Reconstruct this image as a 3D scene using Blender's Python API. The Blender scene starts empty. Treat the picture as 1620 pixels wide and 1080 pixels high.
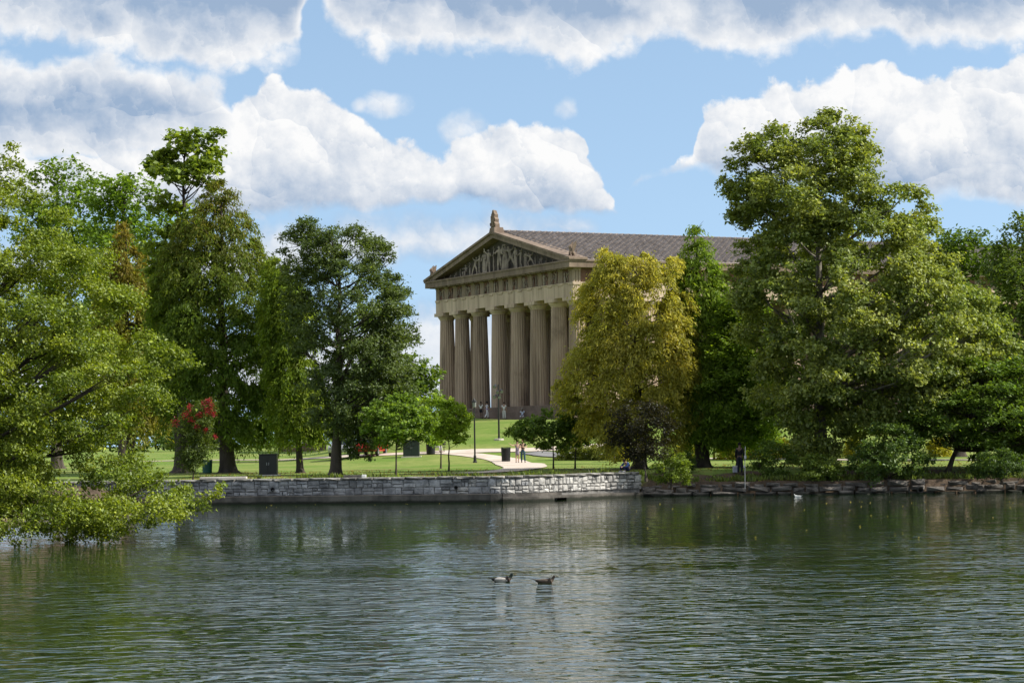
import bpy, bmesh, math, random
import numpy as np
from mathutils import Vector, Matrix

R = math.radians
scene = bpy.context.scene
COL = scene.collection

# ------------------------------------------------------------------ camera
EYE = 3.2            # eye height above the lake, metres
FPX = 3651.5         # focal length in photograph pixels (photograph 1620 x 1080)
PITCH, ROLL = 0.0427, 0.0155
cam_data = bpy.data.cameras.new('camera')
cam_data.sensor_width = 36.0
cam_data.lens = 36.0 * FPX / 1620.0
cam_data.clip_start = 0.5
cam_data.clip_end = 9000.0
cam = bpy.data.objects.new('camera', cam_data)
COL.objects.link(cam)
CAM_ROT = Matrix.Rotation(math.pi / 2 + PITCH, 4, 'X') @ Matrix.Rotation(-ROLL, 4, 'Z')
cam.matrix_world = Matrix.Translation((0, 0, EYE)) @ CAM_ROT
scene.camera = cam

# ------------------------------------------------------------------ render and exposure
scene.render.engine = 'CYCLES'
scene.view_settings.view_transform = 'Standard'
scene.view_settings.look = 'None'
scene.view_settings.exposure = 0.4
scene.view_settings.gamma = 1.0
scene.view_settings.use_curve_mapping = False
cy = scene.cycles
cy.use_denoising = True
try:
    cy.denoiser = 'OPENIMAGEDENOISE'
    cy.denoising_input_passes = 'RGB_ALBEDO_NORMAL'
    cy.denoising_prefilter = 'ACCURATE'
except Exception:
    pass
cy.max_bounces = 6
cy.diffuse_bounces = 3
cy.glossy_bounces = 3
cy.transmission_bounces = 4
cy.transparent_max_bounces = 4
cy.sample_clamp_indirect = 6.0
cy.caustics_reflective = False
cy.caustics_refractive = False

# ------------------------------------------------------------------ sun
SUN_AZ, SUN_EL = R(98.0), R(40.0)      # azimuth from +Y (view direction) towards +X (right)
SUN_DIR = Vector((math.sin(SUN_AZ) * math.cos(SUN_EL), math.cos(SUN_AZ) * math.cos(SUN_EL), math.sin(SUN_EL)))
sun_data = bpy.data.lights.new('sun', 'SUN')
sun_data.energy = 5.0
sun_data.angle = R(0.53)
sun_data.color = (1.0, 0.95, 0.86)
sun = bpy.data.objects.new('sun', sun_data)
sun.rotation_euler = SUN_DIR.to_track_quat('Z', 'Y').to_euler()
sun.location = (60, 100, 80)
COL.objects.link(sun)


# ------------------------------------------------------------------ node expressions
class NX:
    """socket wrapper so shader maths can be written as formulas"""
    def __init__(s, nt, sock): s.nt, s.s = nt, sock
    def _m(s, op, *a):
        n = s.nt.nodes.new('ShaderNodeMath'); n.operation = op
        for i, v in enumerate((s,) + a):
            if isinstance(v, NX): s.nt.links.new(v.s, n.inputs[i])
            else: n.inputs[i].default_value = v
        return NX(s.nt, n.outputs[0])
    def __add__(s, o): return s._m('ADD', o)
    def __radd__(s, o): return s._m('ADD', o)
    def __sub__(s, o): return s._m('SUBTRACT', o)
    def __rsub__(s, o): return (s * -1.0) + o
    def __mul__(s, o): return s._m('MULTIPLY', o)
    def __rmul__(s, o): return s._m('MULTIPLY', o)
    def __truediv__(s, o): return s._m('DIVIDE', o)
    def pow(s, o): return s._m('POWER', o)
    def sqrt(s): return s._m('SQRT')
    def max(s, o): return s._m('MAXIMUM', o)
    def min(s, o): return s._m('MINIMUM', o)
    def abs(s): return s._m('ABSOLUTE')
    def exp(s): return s._m('EXPONENT')
    def atan2(s, o): return s._m('ARCTAN2', o)
    def step(s, a, b):
        n = s.nt.nodes.new('ShaderNodeMapRange'); n.interpolation_type = 'SMOOTHSTEP'
        s.nt.links.new(s.s, n.inputs[0]); n.inputs[1].default_value = a; n.inputs[2].default_value = b
        return NX(s.nt, n.outputs[0])


def combine(nt, x, y, z=0.0):
    n = nt.nodes.new('ShaderNodeCombineXYZ')
    for i, v in enumerate((x, y, z)):
        if isinstance(v, NX): nt.links.new(v.s, n.inputs[i])
        else: n.inputs[i].default_value = v
    return n.outputs[0]


def vmath(nt, op, a, b=None, scale=None):
    n = nt.nodes.new('ShaderNodeVectorMath'); n.operation = op
    for i, v in enumerate((a, b)):
        if v is None: continue
        if isinstance(v, (tuple, list)): n.inputs[i].default_value = v
        else: nt.links.new(v, n.inputs[i])
    if scale is not None: n.inputs['Scale'].default_value = scale
    return n.outputs['Value'] if op in ('DOT_PRODUCT', 'LENGTH', 'DISTANCE') else n.outputs[0]


def noise(nt, vec, scale, detail=4.0, rough=0.55, dist=0.0, dims='3D', color=False):
    n = nt.nodes.new('ShaderNodeTexNoise'); n.noise_dimensions = dims
    nt.links.new(vec, n.inputs['Vector'])
    n.inputs['Scale'].default_value = scale; n.inputs['Detail'].default_value = detail
    n.inputs['Roughness'].default_value = rough; n.inputs['Distortion'].default_value = dist
    return n.outputs['Color'] if color else NX(nt, n.outputs[0])


def mixc(nt, fac, a, b, blend='MIX'):
    n = nt.nodes.new('ShaderNodeMix'); n.data_type = 'RGBA'; n.blend_type = blend
    def put(sock, v):
        if isinstance(v, NX): nt.links.new(v.s, sock)
        elif isinstance(v, (tuple, list)): sock.default_value = (v[0], v[1], v[2], 1.0)
        elif isinstance(v, (int, float)): sock.default_value = v
        else: nt.links.new(v, sock)
    put(n.inputs[0], fac); put(n.inputs[6], a); put(n.inputs[7], b)
    return n.outputs[2]


# ------------------------------------------------------------------ world: clear sky with cumulus
world = bpy.data.worlds.new('World'); scene.world = world; world.use_nodes = True
wt = world.node_tree; wt.nodes.clear()
w_out = wt.nodes.new('ShaderNodeOutputWorld'); w_bg = wt.nodes.new('ShaderNodeBackground')
wt.links.new(w_bg.outputs[0], w_out.inputs[0])
sky = wt.nodes.new('ShaderNodeTexSky'); sky.sky_type = 'NISHITA'; sky.sun_disc = False
sky.sun_elevation = SUN_EL; sky.sun_rotation = SUN_AZ
sky.altitude = 150.0; sky.air_density = 1.0; sky.dust_density = 0.3; sky.ozone_density = 2.0
SKY_STRENGTH = 0.15
w_bg.inputs['Strength'].default_value = SKY_STRENGTH
tc = wt.nodes.new('ShaderNodeTexCoord'); sp = wt.nodes.new('ShaderNodeSeparateXYZ')
wt.links.new(tc.outputs['Generated'], sp.inputs[0])
dx, dy, dz = (NX(wt, sp.outputs[i]) for i in range(3))
# the horizon haze is thin here: look the clear sky up a little above each direction
wt.links.new(combine(wt, dx, dy, dz * 0.75 + 0.20), sky.inputs['Vector'])
hyp = (dx * dx + dy * dy).sqrt().max(0.02)
su = dx.atan2(dy) * FPX                     # azimuth and elevation in units of 1/FPX radian
sv = (dz / hyp) * FPX
q0 = combine(wt, su, sv)


def heap_uv(x, y):
    u = x - 810.0
    return u, 696.0 - y - ROLL * u


CLOUD_DARK, CLOUD_LIT, SKY_TINT = (1.70, 2.30, 3.20), (4.95, 4.95, 4.95), (1.30, 1.20, 1.04)
# clouds: banks bounded by an upper and a lower outline, given as directions (photograph x, y); the sky is infinitely far
dxyz = (dx, dy, dz)


def puffs(vec, size, seed):
    """cauliflower puffs: height (1 at a puff's crown) and the side of the puff, towards the sun or away"""
    n = wt.nodes.new('ShaderNodeTexVoronoi'); n.voronoi_dimensions = '2D'; n.feature = 'F1'
    v_ = vmath(wt, 'ADD', vec, (seed * 37.7, seed * 91.3, 0.0))
    wt.links.new(v_, n.inputs['Vector']); n.inputs['Scale'].default_value = 1.0 / size; n.inputs['Randomness'].default_value = 1.0
    off = vmath(wt, 'SUBTRACT', v_, n.outputs['Position'])
    dist_ = NX(wt, n.outputs['Distance'])
    side = NX(wt, vmath(wt, 'DOT_PRODUCT', off, (0.60 / size, 0.80 / size, 0.0))) * (1.0 - dist_.step(0.25, 0.85))
    return 1.0 - dist_, side


def outline(u, pts):
    """height above the horizon along the azimuth, as a smooth curve through photograph points"""
    n = wt.nodes.new('ShaderNodeFloatCurve'); cm = n.mapping; c = cm.curves[0]
    pp = [((x - 810.0 + 1000.0) / 2000.0, (696.0 - y - ROLL * (x - 810.0) + 100.0) / 1000.0) for x, y in pts]
    pp = [(min(max(a, 0), 1), min(max(b_, 0), 1)) for a, b_ in pp]
    while len(c.points) < len(pp): c.points.new(0.5, 0.5)
    for k, (a, b_) in enumerate(pp):
        c.points[k].location = (a, b_); c.points[k].handle_type = 'AUTO_CLAMPED'
    cm.extend = 'HORIZONTAL'; cm.update()
    wt.links.new(((u + 1000.0) * (1 / 2000.0)).s, n.inputs['Value'])
    return NX(wt, n.outputs[0]) * 1000.0 - 100.0


wn = noise(wt, q0, 1 / 70.0, 2.0, 0.5, dims='2D', color=True)
q = vmath(wt, 'ADD', q0, vmath(wt, 'MULTIPLY', vmath(wt, 'SUBTRACT', wn, (0.5, 0.5, 0.5)), (34.0, 34.0, 0.0)))
wn2 = noise(wt, q0, 1 / 22.0, 3.0, 0.6, dims='2D', color=True)
qf = vmath(wt, 'ADD', q, vmath(wt, 'MULTIPLY', vmath(wt, 'SUBTRACT', wn2, (0.5, 0.5, 0.5)), (34.0, 34.0, 0.0)))
pa, sa_ = puffs(q, 120.0, 1.0); pb, sb_ = puffs(qf, 52.0, 2.0); pc, sc2 = puffs(qf, 24.0, 3.0)
fin = noise(wt, q0, 1 / 80.0, 6.0, 0.6, dims='2D')
fin2 = noise(wt, vmath(wt, 'ADD', q0, (11.0, 15.0, 0.0)), 1 / 80.0, 6.0, 0.6, dims='2D')
rag = (pa - 0.55) * 30.0 + (pb - 0.55) * 26.0 + (pc - 0.55) * 12.0 + (fin - 0.5) * 44.0          # ragged, heaped edge
sq = wt.nodes.new('ShaderNodeSeparateXYZ'); wt.links.new(q, sq.inputs[0])
qu, qv = NX(wt, sq.outputs[0]), NX(wt, sq.outputs[1])
HEAPED = [   # sunlit heaps above flat grey bases: (upper outline, lower outline, base shade)
    ([(-190, 260), (0, 255), (200, 240), (340, 215), (385, 160), (450, 135), (520, 138), (560, 185), (640, 225), (700, 238), (735, 215), (770, 205), (800, 195), (850, 185), (900, 195), (930, 250), (965, 295), (985, 345), (1010, 380), (1100, 420), (1810, 420)],
     [(-190, 345), (300, 345), (420, 350), (560, 335), (680, 335), (760, 322), (860, 338), (950, 345), (985, 338), (1010, 340), (1810, 340)], 1.0),
    ([(-190, 470), (950, 470), (1000, 300), (1060, 272), (1110, 235), (1120, 185), (1180, 160), (1245, 128), (1300, 130), (1345, 105), (1400, 98), (1450, 130), (1500, 108), (1560, 112), (1640, 100), (1810, 90)],
     [(-190, 330), (950, 330), (1010, 284), (1110, 270), (1200, 285), (1330, 300), (1500, 320), (1620, 330), (1810, 330)], 1.0),
    ([(-190, 410), (300, 395), (420, 372), (560, 350), (720, 350), (830, 346), (915, 350), (960, 380), (1000, 480), (1810, 520)],
     [(-190, 470), (420, 440), (560, 420), (700, 400), (850, 375), (930, 368), (1000, 400), (1810, 440)], 0.3),
    ([(-190, 560), (500, 520), (640, 490), (720, 480), (900, 560), (1810, 560)], [(-190, 640), (640, 640), (900, 640), (1810, 640)], 0.2),
]
OVERHEAD = [   # nearer clouds seen from below: dark bellies, bright ragged rims
    ([(-190, -120), (1810, -120)], [(-190, 85), (0, 75), (180, 95), (280, 110), (380, 118), (440, 108), (475, 80), (490, 20), (505, 5), (530, 45), (575, 72), (640, 78), (730, 86), (830, 92), (920, 98), (985, 92), (1030, 74), (1080, 55), (1100, 68), (1160, 92), (1230, 100), (1300, 86), (1400, 80), (1480, 100), (1620, 92), (1810, 100)]),
    ([(-190, 95), (60, 88), (200, 92), (300, 104), (350, 128), (375, 165), (390, 220), (420, 240), (500, 260), (1810, 300)], [(-190, 290), (100, 280), (250, 262), (330, 250), (375, 228), (390, 190), (420, 130), (1810, 130)]),
]
mask = None; lit = None
def over(m_, l_):
    global mask, lit
    if mask is None: mask, lit = m_, l_
    else: lit, mask = lit * (1.0 - m_) + l_ * m_, mask.max(m_)
relief = sa_ * 0.70 + sb_ * 0.40 + sc2 * 0.16 + (fin - fin2) * 1.1 + (fin - 0.5) * 0.7
for top, bot, base in HEAPED:
    T_, B_ = outline(qu, top), outline(qu, bot)
    s_ = (T_ - qv + rag * 0.75).min((qv - B_) * 1.6 + rag * 0.9)
    h_ = ((qv - B_) / (T_ - B_).max(30.0))
    soft = 1.0 - h_.step(0.0, 0.5)                                  # crisp crowns, hazy bases
    edge_ = (s_ / (soft * 26.0 + 10.0)).step(-0.25, 1.0)
    if base > 0.5: over(edge_, 0.08 + h_.step(-0.12, 0.62) * 0.76 + relief * 0.62)
    else: over(s_.step(-25.0, 40.0) * 0.9, 0.80 + relief * 0.35)
for top, bot in OVERHEAD:
    T_, B_ = outline(qu, top), outline(qu, bot)
    s_ = (T_ - qv + rag).min(qv - B_ + rag)
    over(s_.step(-6.0, 34.0), 0.98 - s_.step(0.0, 105.0) * 0.98 + relief * 0.55)
# small stray puffs
for x, y, rx, ry in ((612, 163, 52, 22), (735, 203, 38, 34), (905, 168, 22, 20), (575, 165, 22, 16)):
    u, v = heap_uv(x, y)
    d = vmath(wt, 'MULTIPLY', vmath(wt, 'SUBTRACT', q, (u, v, 0.0)), (1 / rx, 1 / ry, 0.0))
    over((1.0 - NX(wt, vmath(wt, 'DOT_PRODUCT', d, d)) + rag * 0.022).step(-0.1, 1.5) * 0.85, 0.85 + relief * 0.4)
# unseen cumulus all round and overhead, made brighter and denser to light water and scene
pl = combine(wt, dx / (dz.max(0.0) + 0.18), dy / (dz.max(0.0) + 0.18))
gen = noise(wt, pl, 1.15, 4.0, 0.55)
outside = (su.abs().step(900.0, 1100.0)).max(sv.step(740.0, 860.0))
mask = mask * (1.0 - outside) + gen.step(0.43, 0.56) * outside
lit = lit * (1.0 - outside) + (1.0 - gen.step(0.60, 0.80) * 0.25) * outside
lit = lit.max(0.0).min(1.0)
cl_col = mixc(wt, lit, CLOUD_DARK, CLOUD_LIT)
above = sv.step(-60.0, 0.0)
w_col = mixc(wt, mask * above, mixc(wt, 1.0, sky.outputs[0], SKY_TINT, 'MULTIPLY'), cl_col)
wt.links.new(w_col, w_bg.inputs['Color'])
world.cycles.sampling_method = 'MANUAL'
world.cycles.sample_map_resolution = 512


# ------------------------------------------------------------------ materials
def material(name):
    m = bpy.data.materials.new(name); m.use_nodes = True
    nt = m.node_tree
    return m, nt, nt.nodes['Principled BSDF']


def obj_coord(nt, which='Object'):
    return nt.nodes.new('ShaderNodeTexCoord').outputs[which]


def world_pos(nt):
    return nt.nodes.new('ShaderNodeNewGeometry').outputs['Position']


def add_bump(nt, bsdf, h, strength, dist=0.05):
    b = nt.nodes.new('ShaderNodeBump'); b.inputs['Strength'].default_value = strength; b.inputs['Distance'].default_value = dist
    nt.links.new(h.s if isinstance(h, NX) else h, b.inputs['Height']); nt.links.new(b.outputs[0], bsdf.inputs['Normal'])
    return b


def wet_foot(nt, col):
    """dark, slimy band that the lake keeps wet"""
    s_ = nt.nodes.new('ShaderNodeSeparateXYZ'); nt.links.new(world_pos(nt), s_.inputs[0])
    z_ = NX(nt, s_.outputs[2]) + (noise(nt, world_pos(nt), 1.3, 4.0, 0.6) - 0.5) * 0.22
    return mixc(nt, 1.0 - z_.step(0.06, 0.20), col, (0.016, 0.018, 0.011))


def surface(name, c1, c2, scale=1.0, rough=0.85, bump=0.3, bscale=None, detail=6.0, streak=None, metal=0.0, rnd=0.0, bdist=0.05, spec=0.4, wet=False, stain=0.0):
    """two-tone weathered surface with fine relief; streak stretches the noise vertically; rnd varies object by object"""
    m, nt, b = material(name)
    p = world_pos(nt)
    if streak: p = vmath(nt, 'MULTIPLY', p, (1.0, 1.0, streak))
    f = noise(nt, p, scale, detail, 0.62)
    col = mixc(nt, f.step(0.32, 0.68), c1, c2)
    if rnd:
        oi = nt.nodes.new('ShaderNodeObjectInfo')
        k = NX(nt, oi.outputs['Random']) * (2 * rnd) + (1 - rnd)
        col = mixc(nt, 1.0, col, combine(nt, k, k, k), 'MULTIPLY')
    if stain:                                              # rain streaks and soot patches
        st = noise(nt, vmath(nt, 'MULTIPLY', world_pos(nt), (1.0, 1.0, 0.07)), 1.9, 4.0, 0.6).step(0.48, 0.72) * stain
        st = st.max(noise(nt, world_pos(nt), 0.32, 5.0, 0.65).step(0.52, 0.75) * stain)
        col = mixc(nt, st, col, tuple(v * 0.42 for v in c1))
    if wet: col = wet_foot(nt, col)
    nt.links.new(col, b.inputs['Base Color'])
    b.inputs['Roughness'].default_value = rough; b.inputs['Metallic'].default_value = metal
    b.inputs['Specular IOR Level'].default_value = spec
    if bump: add_bump(nt, b, noise(nt, world_pos(nt), bscale or scale * 8, 5.0, 0.6), bump, bdist)
    return m


def plain(name, c, rough=0.6, metal=0.0, spec=0.5):
    m, nt, b = material(name)
    f = noise(nt, obj_coord(nt), 6.0, 3.0)
    col = mixc(nt, f, tuple(v * 0.85 for v in c), tuple(min(1, v * 1.12) for v in c))
    nt.links.new(col, b.inputs['Base Color'])
    b.inputs['Roughness'].default_value = rough; b.inputs['Metallic'].default_value = metal
    b.inputs['Specular IOR Level'].default_value = spec
    return m


MAT = {}
MAT['stone'] = surface('tan_concrete', (0.42, 0.32, 0.23), (0.56, 0.44, 0.325), 0.55, 0.9, 0.35, 9.0, streak=0.25, stain=0.6)
MAT['stone_col'] = surface('column_concrete', (0.30, 0.215, 0.155), (0.46, 0.345, 0.255), 0.8, 0.9, 0.3, 12.0, streak=0.12, rnd=0.10, stain=0.65)
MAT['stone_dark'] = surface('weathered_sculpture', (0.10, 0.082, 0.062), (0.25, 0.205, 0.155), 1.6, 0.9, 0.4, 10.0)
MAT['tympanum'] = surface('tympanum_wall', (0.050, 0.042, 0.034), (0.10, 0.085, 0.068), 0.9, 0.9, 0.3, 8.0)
MAT['figure'] = surface('pediment_figure', (0.17, 0.14, 0.11), (0.36, 0.30, 0.235), 1.3, 0.9, 0.4, 10.0, rnd=0.2)
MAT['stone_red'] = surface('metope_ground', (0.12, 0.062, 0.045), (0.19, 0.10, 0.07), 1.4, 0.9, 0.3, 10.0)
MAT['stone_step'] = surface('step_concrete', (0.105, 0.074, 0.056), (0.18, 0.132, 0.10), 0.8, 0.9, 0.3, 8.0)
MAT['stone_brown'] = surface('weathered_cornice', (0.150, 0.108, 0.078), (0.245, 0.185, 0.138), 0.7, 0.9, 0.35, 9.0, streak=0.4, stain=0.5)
MAT['stone_mid'] = surface('triglyph_concrete', (0.25, 0.19, 0.14), (0.36, 0.28, 0.21), 0.8, 0.9, 0.35, 9.0, streak=0.3)
MAT['tile'] = surface('roof_tile', (0.16, 0.135, 0.12), (0.30, 0.26, 0.235), 1.2, 0.85, 0.3, 8.0, rnd=0.12)
MAT['tile_rest'] = surface('roof_tile_far', (0.16, 0.135, 0.12), (0.30, 0.26, 0.235), 1.2, 0.85, 0.3, 8.0)
MAT['interior'] = surface('cella_wall', (0.16, 0.125, 0.09), (0.22, 0.17, 0.125), 0.6, 0.9, 0.2, 6.0)
MAT['bronze'] = plain('bronze_door', (0.09, 0.06, 0.035), 0.5, 0.6)
MAT['wallstone'] = surface('limestone', (0.22, 0.215, 0.205), (0.50, 0.485, 0.455), 2.4, 0.9, 0.6, 11.0, rnd=0.32)
MAT['wallstone_grey'] = surface('grey_limestone', (0.15, 0.152, 0.156), (0.36, 0.36, 0.36), 2.0, 0.9, 0.6, 11.0, rnd=0.32)
MAT['mortar'] = surface('mortar', (0.13, 0.126, 0.12), (0.24, 0.232, 0.22), 3.0, 0.95, 0.5, 14.0)
MAT['coping'] = surface('coping_stone', (0.13, 0.125, 0.115), (0.34, 0.325, 0.29), 2.0, 0.9, 0.5, 10.0, rnd=0.2)
MAT['ledge'] = surface('stained_concrete', (0.055, 0.05, 0.044), (0.15, 0.135, 0.118), 0.9, 0.9, 0.4, 7.0, streak=0.5, wet=True)
MAT['bankstone'] = surface('bank_rock', (0.055, 0.048, 0.042), (0.19, 0.17, 0.15), 1.7, 0.95, 0.7, 8.0, rnd=0.22, wet=True)
MAT['concrete_pale'] = surface('pale_concrete', (0.44, 0.40, 0.35), (0.56, 0.52, 0.46), 1.0, 0.9, 0.2, 9.0)
MAT['path'] = surface('path_concrete', (0.46, 0.385, 0.31), (0.60, 0.51, 0.43), 0.5, 0.9, 0.15, 10.0)
MAT['asphalt'] = surface('asphalt', (0.16, 0.155, 0.155), (0.22, 0.215, 0.21), 0.8, 0.9, 0.2, 14.0)
MAT['bark'] = surface('bark', (0.032, 0.025, 0.019), (0.085, 0.068, 0.052), 2.2, 0.95, 0.8, 9.0, streak=0.25)
MAT['bark_pale'] = surface('pale_bark', (0.10, 0.085, 0.066), (0.27, 0.245, 0.20), 1.6, 0.9, 0.5, 8.0, streak=0.4)
MAT['black'] = plain('black_paint', (0.012, 0.012, 0.013), 0.45)
MAT['darkgreen'] = plain('dark_green_paint', (0.012, 0.022, 0.018), 0.5)
MAT['greenbin'] = plain('green_plastic', (0.012, 0.085, 0.065), 0.45)
MAT['pole'] = plain('dark_bronze_pole', (0.03, 0.03, 0.028), 0.45, 0.5)
MAT['steel'] = plain('galvanised_steel', (0.30, 0.31, 0.32), 0.45, 0.7)
MAT['glass_lamp'] = plain('lamp_lens', (0.22, 0.23, 0.23), 0.15)
MAT['white'] = plain('white_paint', (0.72, 0.72, 0.70), 0.5)
MAT['red'] = plain('red_car_paint', (0.42, 0.018, 0.02), 0.25)
MAT['silver'] = plain('silver_car_paint', (0.42, 0.43, 0.45), 0.28, 0.4)
MAT['charcoal'] = plain('charcoal_car_paint', (0.03, 0.032, 0.036), 0.25)
MAT['rubber'] = plain('rubber', (0.012, 0.012, 0.012), 0.8)
MAT['carglass'] = plain('car_glass', (0.015, 0.018, 0.02), 0.08)
MAT['lens_red'] = plain('tail_light', (0.35, 0.01, 0.01), 0.2)
MAT['brick'] = surface('brown_brick', (0.11, 0.062, 0.045), (0.19, 0.115, 0.085), 3.0, 0.9, 0.3, 12.0, rnd=0.2)

# lawn: mown grass, soil on the shaded bank (colour attribute 'soil')
m, nt, b = material('lawn')
p = world_pos(nt)
g1 = noise(nt, p, 0.12, 4.0, 0.6); g2 = noise(nt, p, 1.1, 6.0, 0.7); g3 = noise(nt, p, 9.0, 3.0, 0.6)
gcol = mixc(nt, g1.step(0.36, 0.64), (0.135, 0.215, 0.036), (0.250, 0.275, 0.080))
gcol = mixc(nt, g2.step(0.35, 0.7) * 0.75, gcol, (0.100, 0.165, 0.028))
gcol = mixc(nt, noise(nt, p, 0.35, 5.0, 0.7).step(0.55, 0.72) * 0.35, gcol, (0.31, 0.29, 0.12))
gcol = mixc(nt, g3.step(0.58, 0.8) * 0.5, gcol, (0.30, 0.28, 0.10))
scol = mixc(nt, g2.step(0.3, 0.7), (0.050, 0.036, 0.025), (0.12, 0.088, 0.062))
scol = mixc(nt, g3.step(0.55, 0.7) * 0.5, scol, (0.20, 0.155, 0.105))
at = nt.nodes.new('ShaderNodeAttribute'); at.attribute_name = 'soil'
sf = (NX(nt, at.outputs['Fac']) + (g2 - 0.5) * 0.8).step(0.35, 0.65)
nt.links.new(mixc(nt, sf, gcol, scol), b.inputs['Base Color'])
b.inputs['Roughness'].default_value = 0.95; b.inputs['Specular IOR Level'].default_value = 0.1
add_bump(nt, b, noise(nt, p, 16.0, 3.0, 0.7), 0.6, 0.06)
MAT['lawn'] = m

# lake water: dark green, rippled by a light breeze that leaves calm patches
m, nt, b = material('lake_water')
p = world_pos(nt)
b.inputs['Base Color'].default_value = (0.013, 0.029, 0.009, 1)
b.inputs['Roughness'].default_value = 0.03; b.inputs['IOR'].default_value = 1.55
spw = nt.nodes.new('ShaderNodeSeparateXYZ'); nt.links.new(p, spw.inputs[0])
wy = NX(nt, spw.outputs[1])
breeze = noise(nt, vmath(nt, 'MULTIPLY', p, (0.045, 0.075, 0.0)), 1.0, 3.0, 0.55).step(0.36, 0.58)
shelter = 1.0 - wy.step(46.0, 92.0) * 0.86
amp = (breeze * 0.72 + 0.28) * shelter
rp = vmath(nt, 'MULTIPLY', p, (0.75, 1.0, 0.0))
crest = 1.0 - (noise(nt, rp, 1.15, 1.5, 0.5, 0.8) * 2.0 - 1.0).abs()         # peaked wavelets
h = crest * 0.75 + noise(nt, rp, 1.7, 1.0, 0.5, 0.6) * 0.55 + noise(nt, rp, 0.45, 1.0, 0.5, 0.3) * 0.8 + noise(nt, rp, 3.6, 1.5, 0.55, 0.5) * 0.22
wx_ = NX(nt, spw.outputs[0])
for DX, DY in ((-0.45, 52.58), (0.52, 51.87)):                               # V-shaped wakes behind the two ducks (they swim towards +X)
    back_ = DX - wx_; lat = (wy - DY).abs()
    arm = (lat - back_ * 0.26 - 0.05) / 0.16
    h = h + (arm * arm * -1.0).exp() * back_.step(-0.05, 0.25) * (back_ * -0.33).exp() * 0.35
bp = nt.nodes.new('ShaderNodeBump'); bp.inputs['Distance'].default_value = 0.135
nt.links.new((amp * 1.0).s, bp.inputs['Strength']); nt.links.new(h.s, bp.inputs['Height'])
nt.links.new(bp.outputs[0], b.inputs['Normal'])
MAT['water'] = m


def leaf_material(name, translucent=0.35, gloss=0.10, rough=0.42):
    m = bpy.data.materials.new(name); m.use_nodes = True
    nt = m.node_tree; nt.nodes.clear()
    out = nt.nodes.new('ShaderNodeOutputMaterial')
    at = nt.nodes.new('ShaderNodeAttribute'); at.attribute_name = 'tint'
    df = nt.nodes.new('ShaderNodeBsdfDiffuse'); tr = nt.nodes.new('ShaderNodeBsdfTranslucent')
    gl = nt.nodes.new('ShaderNodeBsdfGlossy'); gl.inputs['Roughness'].default_value = rough
    gl.inputs['Color'].default_value = (0.9, 0.95, 0.9, 1)
    nt.links.new(at.outputs['Color'], df.inputs['Color'])
    tcol = mixc(nt, 1.0, at.outputs['Color'], (1.35, 1.35, 0.55), 'MULTIPLY')
    nt.links.new(tcol, tr.inputs['Color'])
    a = nt.nodes.new('ShaderNodeMixShader'); a.inputs[0].default_value = translucent
    nt.links.new(df.outputs[0], a.inputs[1]); nt.links.new(tr.outputs[0], a.inputs[2])
    c = nt.nodes.new('ShaderNodeMixShader'); c.inputs[0].default_value = gloss
    nt.links.new(a.outputs[0], c.inputs[1]); nt.links.new(gl.outputs[0], c.inputs[2])
    nt.links.new(c.outputs[0], out.inputs[0])
    return m


MAT['leaf'] = leaf_material('leaf', 0.48, 0.02, 0.5)
MAT['leaf_gloss'] = leaf_material('glossy_leaf', 0.40, 0.032, 0.5)
MAT['needle'] = leaf_material('feathery_leaf', 0.48, 0.01)


# ------------------------------------------------------------------ mesh helpers
def set_mat(o, m):
    o.data.materials.append(MAT[m] if isinstance(m, str) else m)


def link(o, parent=None):
    COL.objects.link(o)
    if parent is not None: o.parent = parent
    return o


def empty(name, loc, rz=0.0):
    o = bpy.data.objects.new(name, None); o.location = loc; o.rotation_euler = (0, 0, rz)
    o.empty_display_size = 0.3
    return link(o)


def tag(o, label=None, cat=None, group=None, kind=None):
    if label: o['label'] = label
    if cat: o['category'] = cat
    if group: o['group'] = group
    if kind: o['kind'] = kind
    return o


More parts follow.
